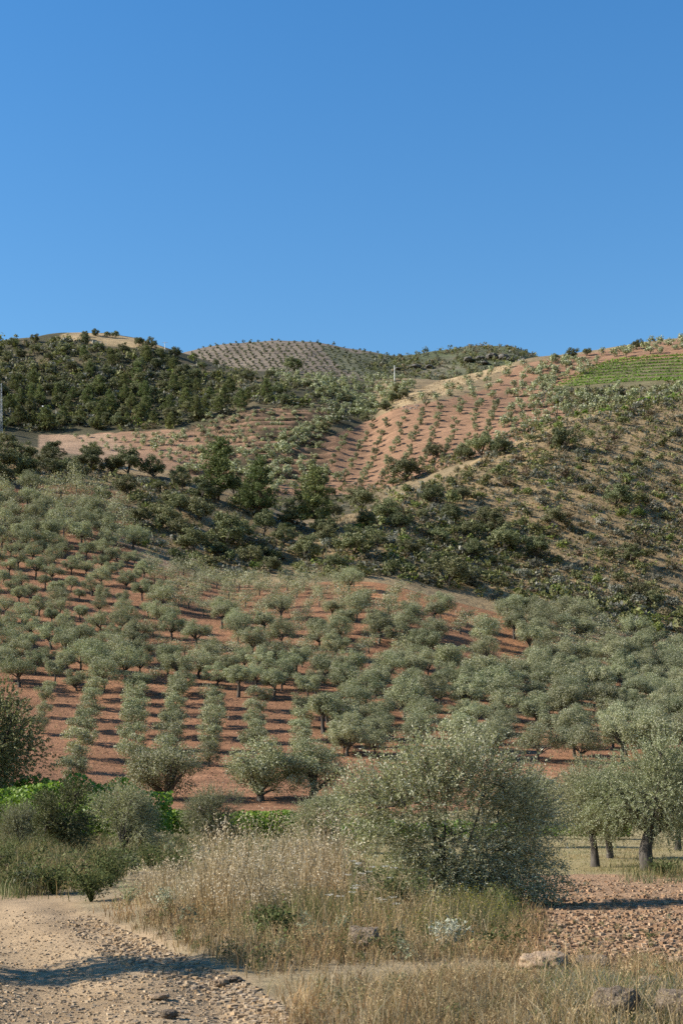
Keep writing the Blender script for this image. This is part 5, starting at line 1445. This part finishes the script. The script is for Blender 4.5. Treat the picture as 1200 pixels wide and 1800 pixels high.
wild_plant("thistle_plant", 592, 1648, 0.26, 0.22, 10, (0.04, 18, 0.03), [(0.26, 0.31, 0.20), (0.36, 0.40, 0.28)], "low green-grey thistle left of the lichen boulder", "thistle", g_, 4)
g_ = "white-flowered wild carrots in the dry grass"
for k, (x, y, lab) in enumerate([(615, 1600, "wild carrot with flat white heads beside the large olive's lower left"), (672, 1605, "wild carrot with the whitest flat head in front of the large olive"), (680, 1638, "wild carrot standing above the lichen boulder"), (605, 1650, "wild carrot with thin stems left of the lichen boulder"), (350, 1560, "tall wild carrot with small heads among oats by the low olive"), (385, 1566, "wild carrot with several round seed heads among the oats")]):
    wild_plant("wild_carrot", x, y, 0.75 if k != 2 else 0.55, 0.22, 5, None, [(0.20, 0.23, 0.09)], lab, "wild flower", g_, 20 + k, 'umbel')
g_ = "dark green weeds on the bank and under the trees"
DKG = [(0.08, 0.10, 0.035), (0.11, 0.14, 0.05), (0.16, 0.18, 0.07)]
for k, (x, y, h, sp, lab) in enumerate([(160, 1585, 0.7, 0.6, "dark leafy bush shading the end of the track"), (95, 1572, 0.55, 0.6, "dark weed clump on the bank below the small oak"), (30, 1572, 0.6, 0.6, "weed clump at the left edge above the track's shaded end"), (1160, 1540, 0.4, 0.5, "green weeds around the thick forked trunk"),
                                        (480, 1650, 0.35, 0.35, "dark low bush in a hollow below the tall oats"), (690, 1600, 0.6, 0.6, "green leafy weeds at the large olive's left foot"), (880, 1612, 0.4, 0.3, "dark weeds at the large olive's right foot"), (425, 1545, 0.8, 0.6, "green spindly bush among the tall oats"), (300, 1545, 0.6, 0.6, "green bush under the low bushy olive"), (195, 1560, 0.8, 0.6, "dark thicket where the track bends away"), (10, 1545, 0.9, 0.7, "dark bramble clump at the left edge above the track"), (265, 1530, 0.7, 0.6, "greenish weeds between the small grey olive and the oats"), (180, 1530, 0.6, 0.6, "weeds between the small dark oak and the small grey olive")]):
    wild_plant("weed_bush", x, y, h, sp, 30, (0.06, 34, 0.07), DKG, lab, "weed", g_, 40 + k)

def low_weeds():
    rng = np.random.default_rng(95)
    protos = [blob_geo(970 + i, 90, 0.30, 1.0, 0.8, c, None, 8, 0.3) for i, c in enumerate([DKG, GREENS, [(0.20, 0.15, 0.09), (0.28, 0.20, 0.12)], DKG, [(0.30, 0.30, 0.20), (0.22, 0.24, 0.14)]])]
    Ps, Ss = [], []
    for poly, n, lo, hi, y0, y1 in [([(200, 1600), (320, 1560), (900, 1570), (930, 1680), (460, 1710), (300, 1660)], 260, 0.06, 0.22, 7, 34), ([(540, 1810), (560, 1740), (940, 1700), (1200, 1690), (1200, 1810)], 200, 0.04, 0.13, 7, 25),
                                    ([(-10, 1575), (150, 1572), (260, 1530), (420, 1500), (420, 1470), (-10, 1470)], 150, 0.15, 0.5, 24, 62), ([(300, 1560), (640, 1560), (640, 1490), (300, 1490)], 70, 0.2, 0.5, 24, 62), ([(930, 1690), (1200, 1680), (1200, 1545), (930, 1560)], 60, 0.03, 0.09, 10, 40)]:
        x, y = scatter_uniform(poly, n, int(rng.integers(1e6)))
        G = ground_at(x, y, y0, y1); k = ~np.isnan(G[:, 0]) & ~((G[:, 0] < curve1(TRACK_EDGE, np.nan_to_num(G[:, 1]))) & (G[:, 1] < 26)); Ps.append(G[k]); Ss.append(rng.uniform(lo, hi, k.sum()))
    tag(link("low_weeds", merge_instances("low_weeds", protos, np.concatenate(Ps), np.concatenate(Ss), rng, M['grass'], 0.3)), kind='stuff')
low_weeds()

# ------------------------------------------------------------------ masts and the line with its marker balls
def mast(name, px, py, hpx, label, lattice_w=0.9, solid=False, y0=200, y1=720, mat='steel', arms=True):
    P = ground_at([px], [py], y0, y1)[0]
    h = hpx / FPX * P[1]
    T = thing(name, P, label, "power pole", "power poles on the hills")
    g = Geo()
    if solid:
        V, Q = tube([[0, 0, -0.5], [0, 0, h / 2], [0, 0, h]], [0.16, 0.13, 0.10], 8); g.add(V, Q, np.ones(3)); link("pole", g.mesh("pole", M[mat], True), T)
    else:
        w0, w1 = lattice_w / 2, lattice_w / 5
        cs = [(-1, -1), (1, -1), (1, 1), (-1, 1)]
        for sx, sy in cs:
            l = Geo(); V, Q = tube([[sx * w0, sy * w0, -0.4], [sx * (w0 + w1) / 2, sy * (w0 + w1) / 2, h / 2], [sx * w1, sy * w1, h]], [0.045, 0.045, 0.035], 5); l.add(V, Q, np.ones(3)); link("leg", l.mesh("leg", M[mat]), T)
        nb = 10
        for k in range(nb):
            f0, f1 = k / nb, (k + 1) / nb
            ra, rb = w0 + (w1 - w0) * f0, w0 + (w1 - w0) * f1
            for i in range(4):
                a, b = cs[i], cs[(i + 1) % 4]
                V, Q = tube([[a[0] * ra, a[1] * ra, h * f0], [(a[0] * ra + b[0] * rb) / 2, (a[1] * ra + b[1] * rb) / 2, h * (f0 + f1) / 2], [b[0] * rb, b[1] * rb, h * f1]], [0.028] * 3, 4); g.add(V, Q, np.ones(3))
        link("bracing", g.mesh("bracing", M[mat]), T)
    if arms:
        c = Geo()
        V, Q = tube([[-1.2, 0, h * 0.93], [0, 0, h * 0.945], [1.2, 0, h * 0.93]], [0.07, 0.09, 0.07], 5); c.add(V, Q, np.ones(3))
        link("crossarm", c.mesh("crossarm", M[mat]), T)
    return P, h
Pm, hm = mast("power_mast", 3, 762, 88, "pale lattice power mast at the left edge before the wooded hill", 0.6, y0=290, y1=520, arms=False)
Pr, hr = mast("power_mast", 896, 778, 74, "pale lattice power mast on the ridge beside the red orchard", 0.9, y0=300, y1=420, arms=False)
mast("utility_pole", 693, 680, 38, "slim white pole standing before the far rocky hill", solid=True, mat='white', y0=480, arms=False)
mast("utility_pole", 290, 618, 17, "thin pole with a crossarm on the left skyline", solid=True, y0=480)
def power_line():
    A = Pm + [0, 0, hm * 0.98]
    B = A + np.array([85.0, 60.0, -4.0])
    n = 40
    t = np.linspace(0, 1, n)[:, None]
    pts = A + (B - A) * t - np.array([0, 0, 1]) * 4 * 9.0 * t * (1 - t)
    T = thing("power_line", A, "power cable with white marker balls sagging from the lattice mast at the left", "power line")
    g = Geo(); V, Q = tube(pts - A, np.full(n, 0.015), 4); g.add(V, Q, np.ones(3)); link("cable", g.mesh("cable", M['steel']), T)
    v, q, c, _ = stone_arrays(1, 4)
    v = norm(v) * 0.3
    me = build_mesh("marker_ball", v, q, None, None, M['white'], True)
    for f in (0.17, 0.38, 0.60, 0.80):
        o = link("marker_ball", me, T); i = f * (n - 1); o.location = [float(a) for a in pts[int(i)] - A]
power_line()

print("KINDS", {k: sum(1 for o in bpy.data.objects if o.name.split(".")[0] == k) for k in ("olive_tree", "young_olive_tree", "holm_oak", "pine_tree", "shrub", "vine_row")})
_t = sorted(((len(m.polygons) * 2, m.name) for m in bpy.data.meshes), reverse=True)
print("TRIS", sum(a for a, b in _t), _t[:40])
print("objects", len(bpy.data.objects), "tris", sum(sum(1 for _ in ()) for _ in ()) , sum(len(m.polygons) for m in bpy.data.meshes) * 2)
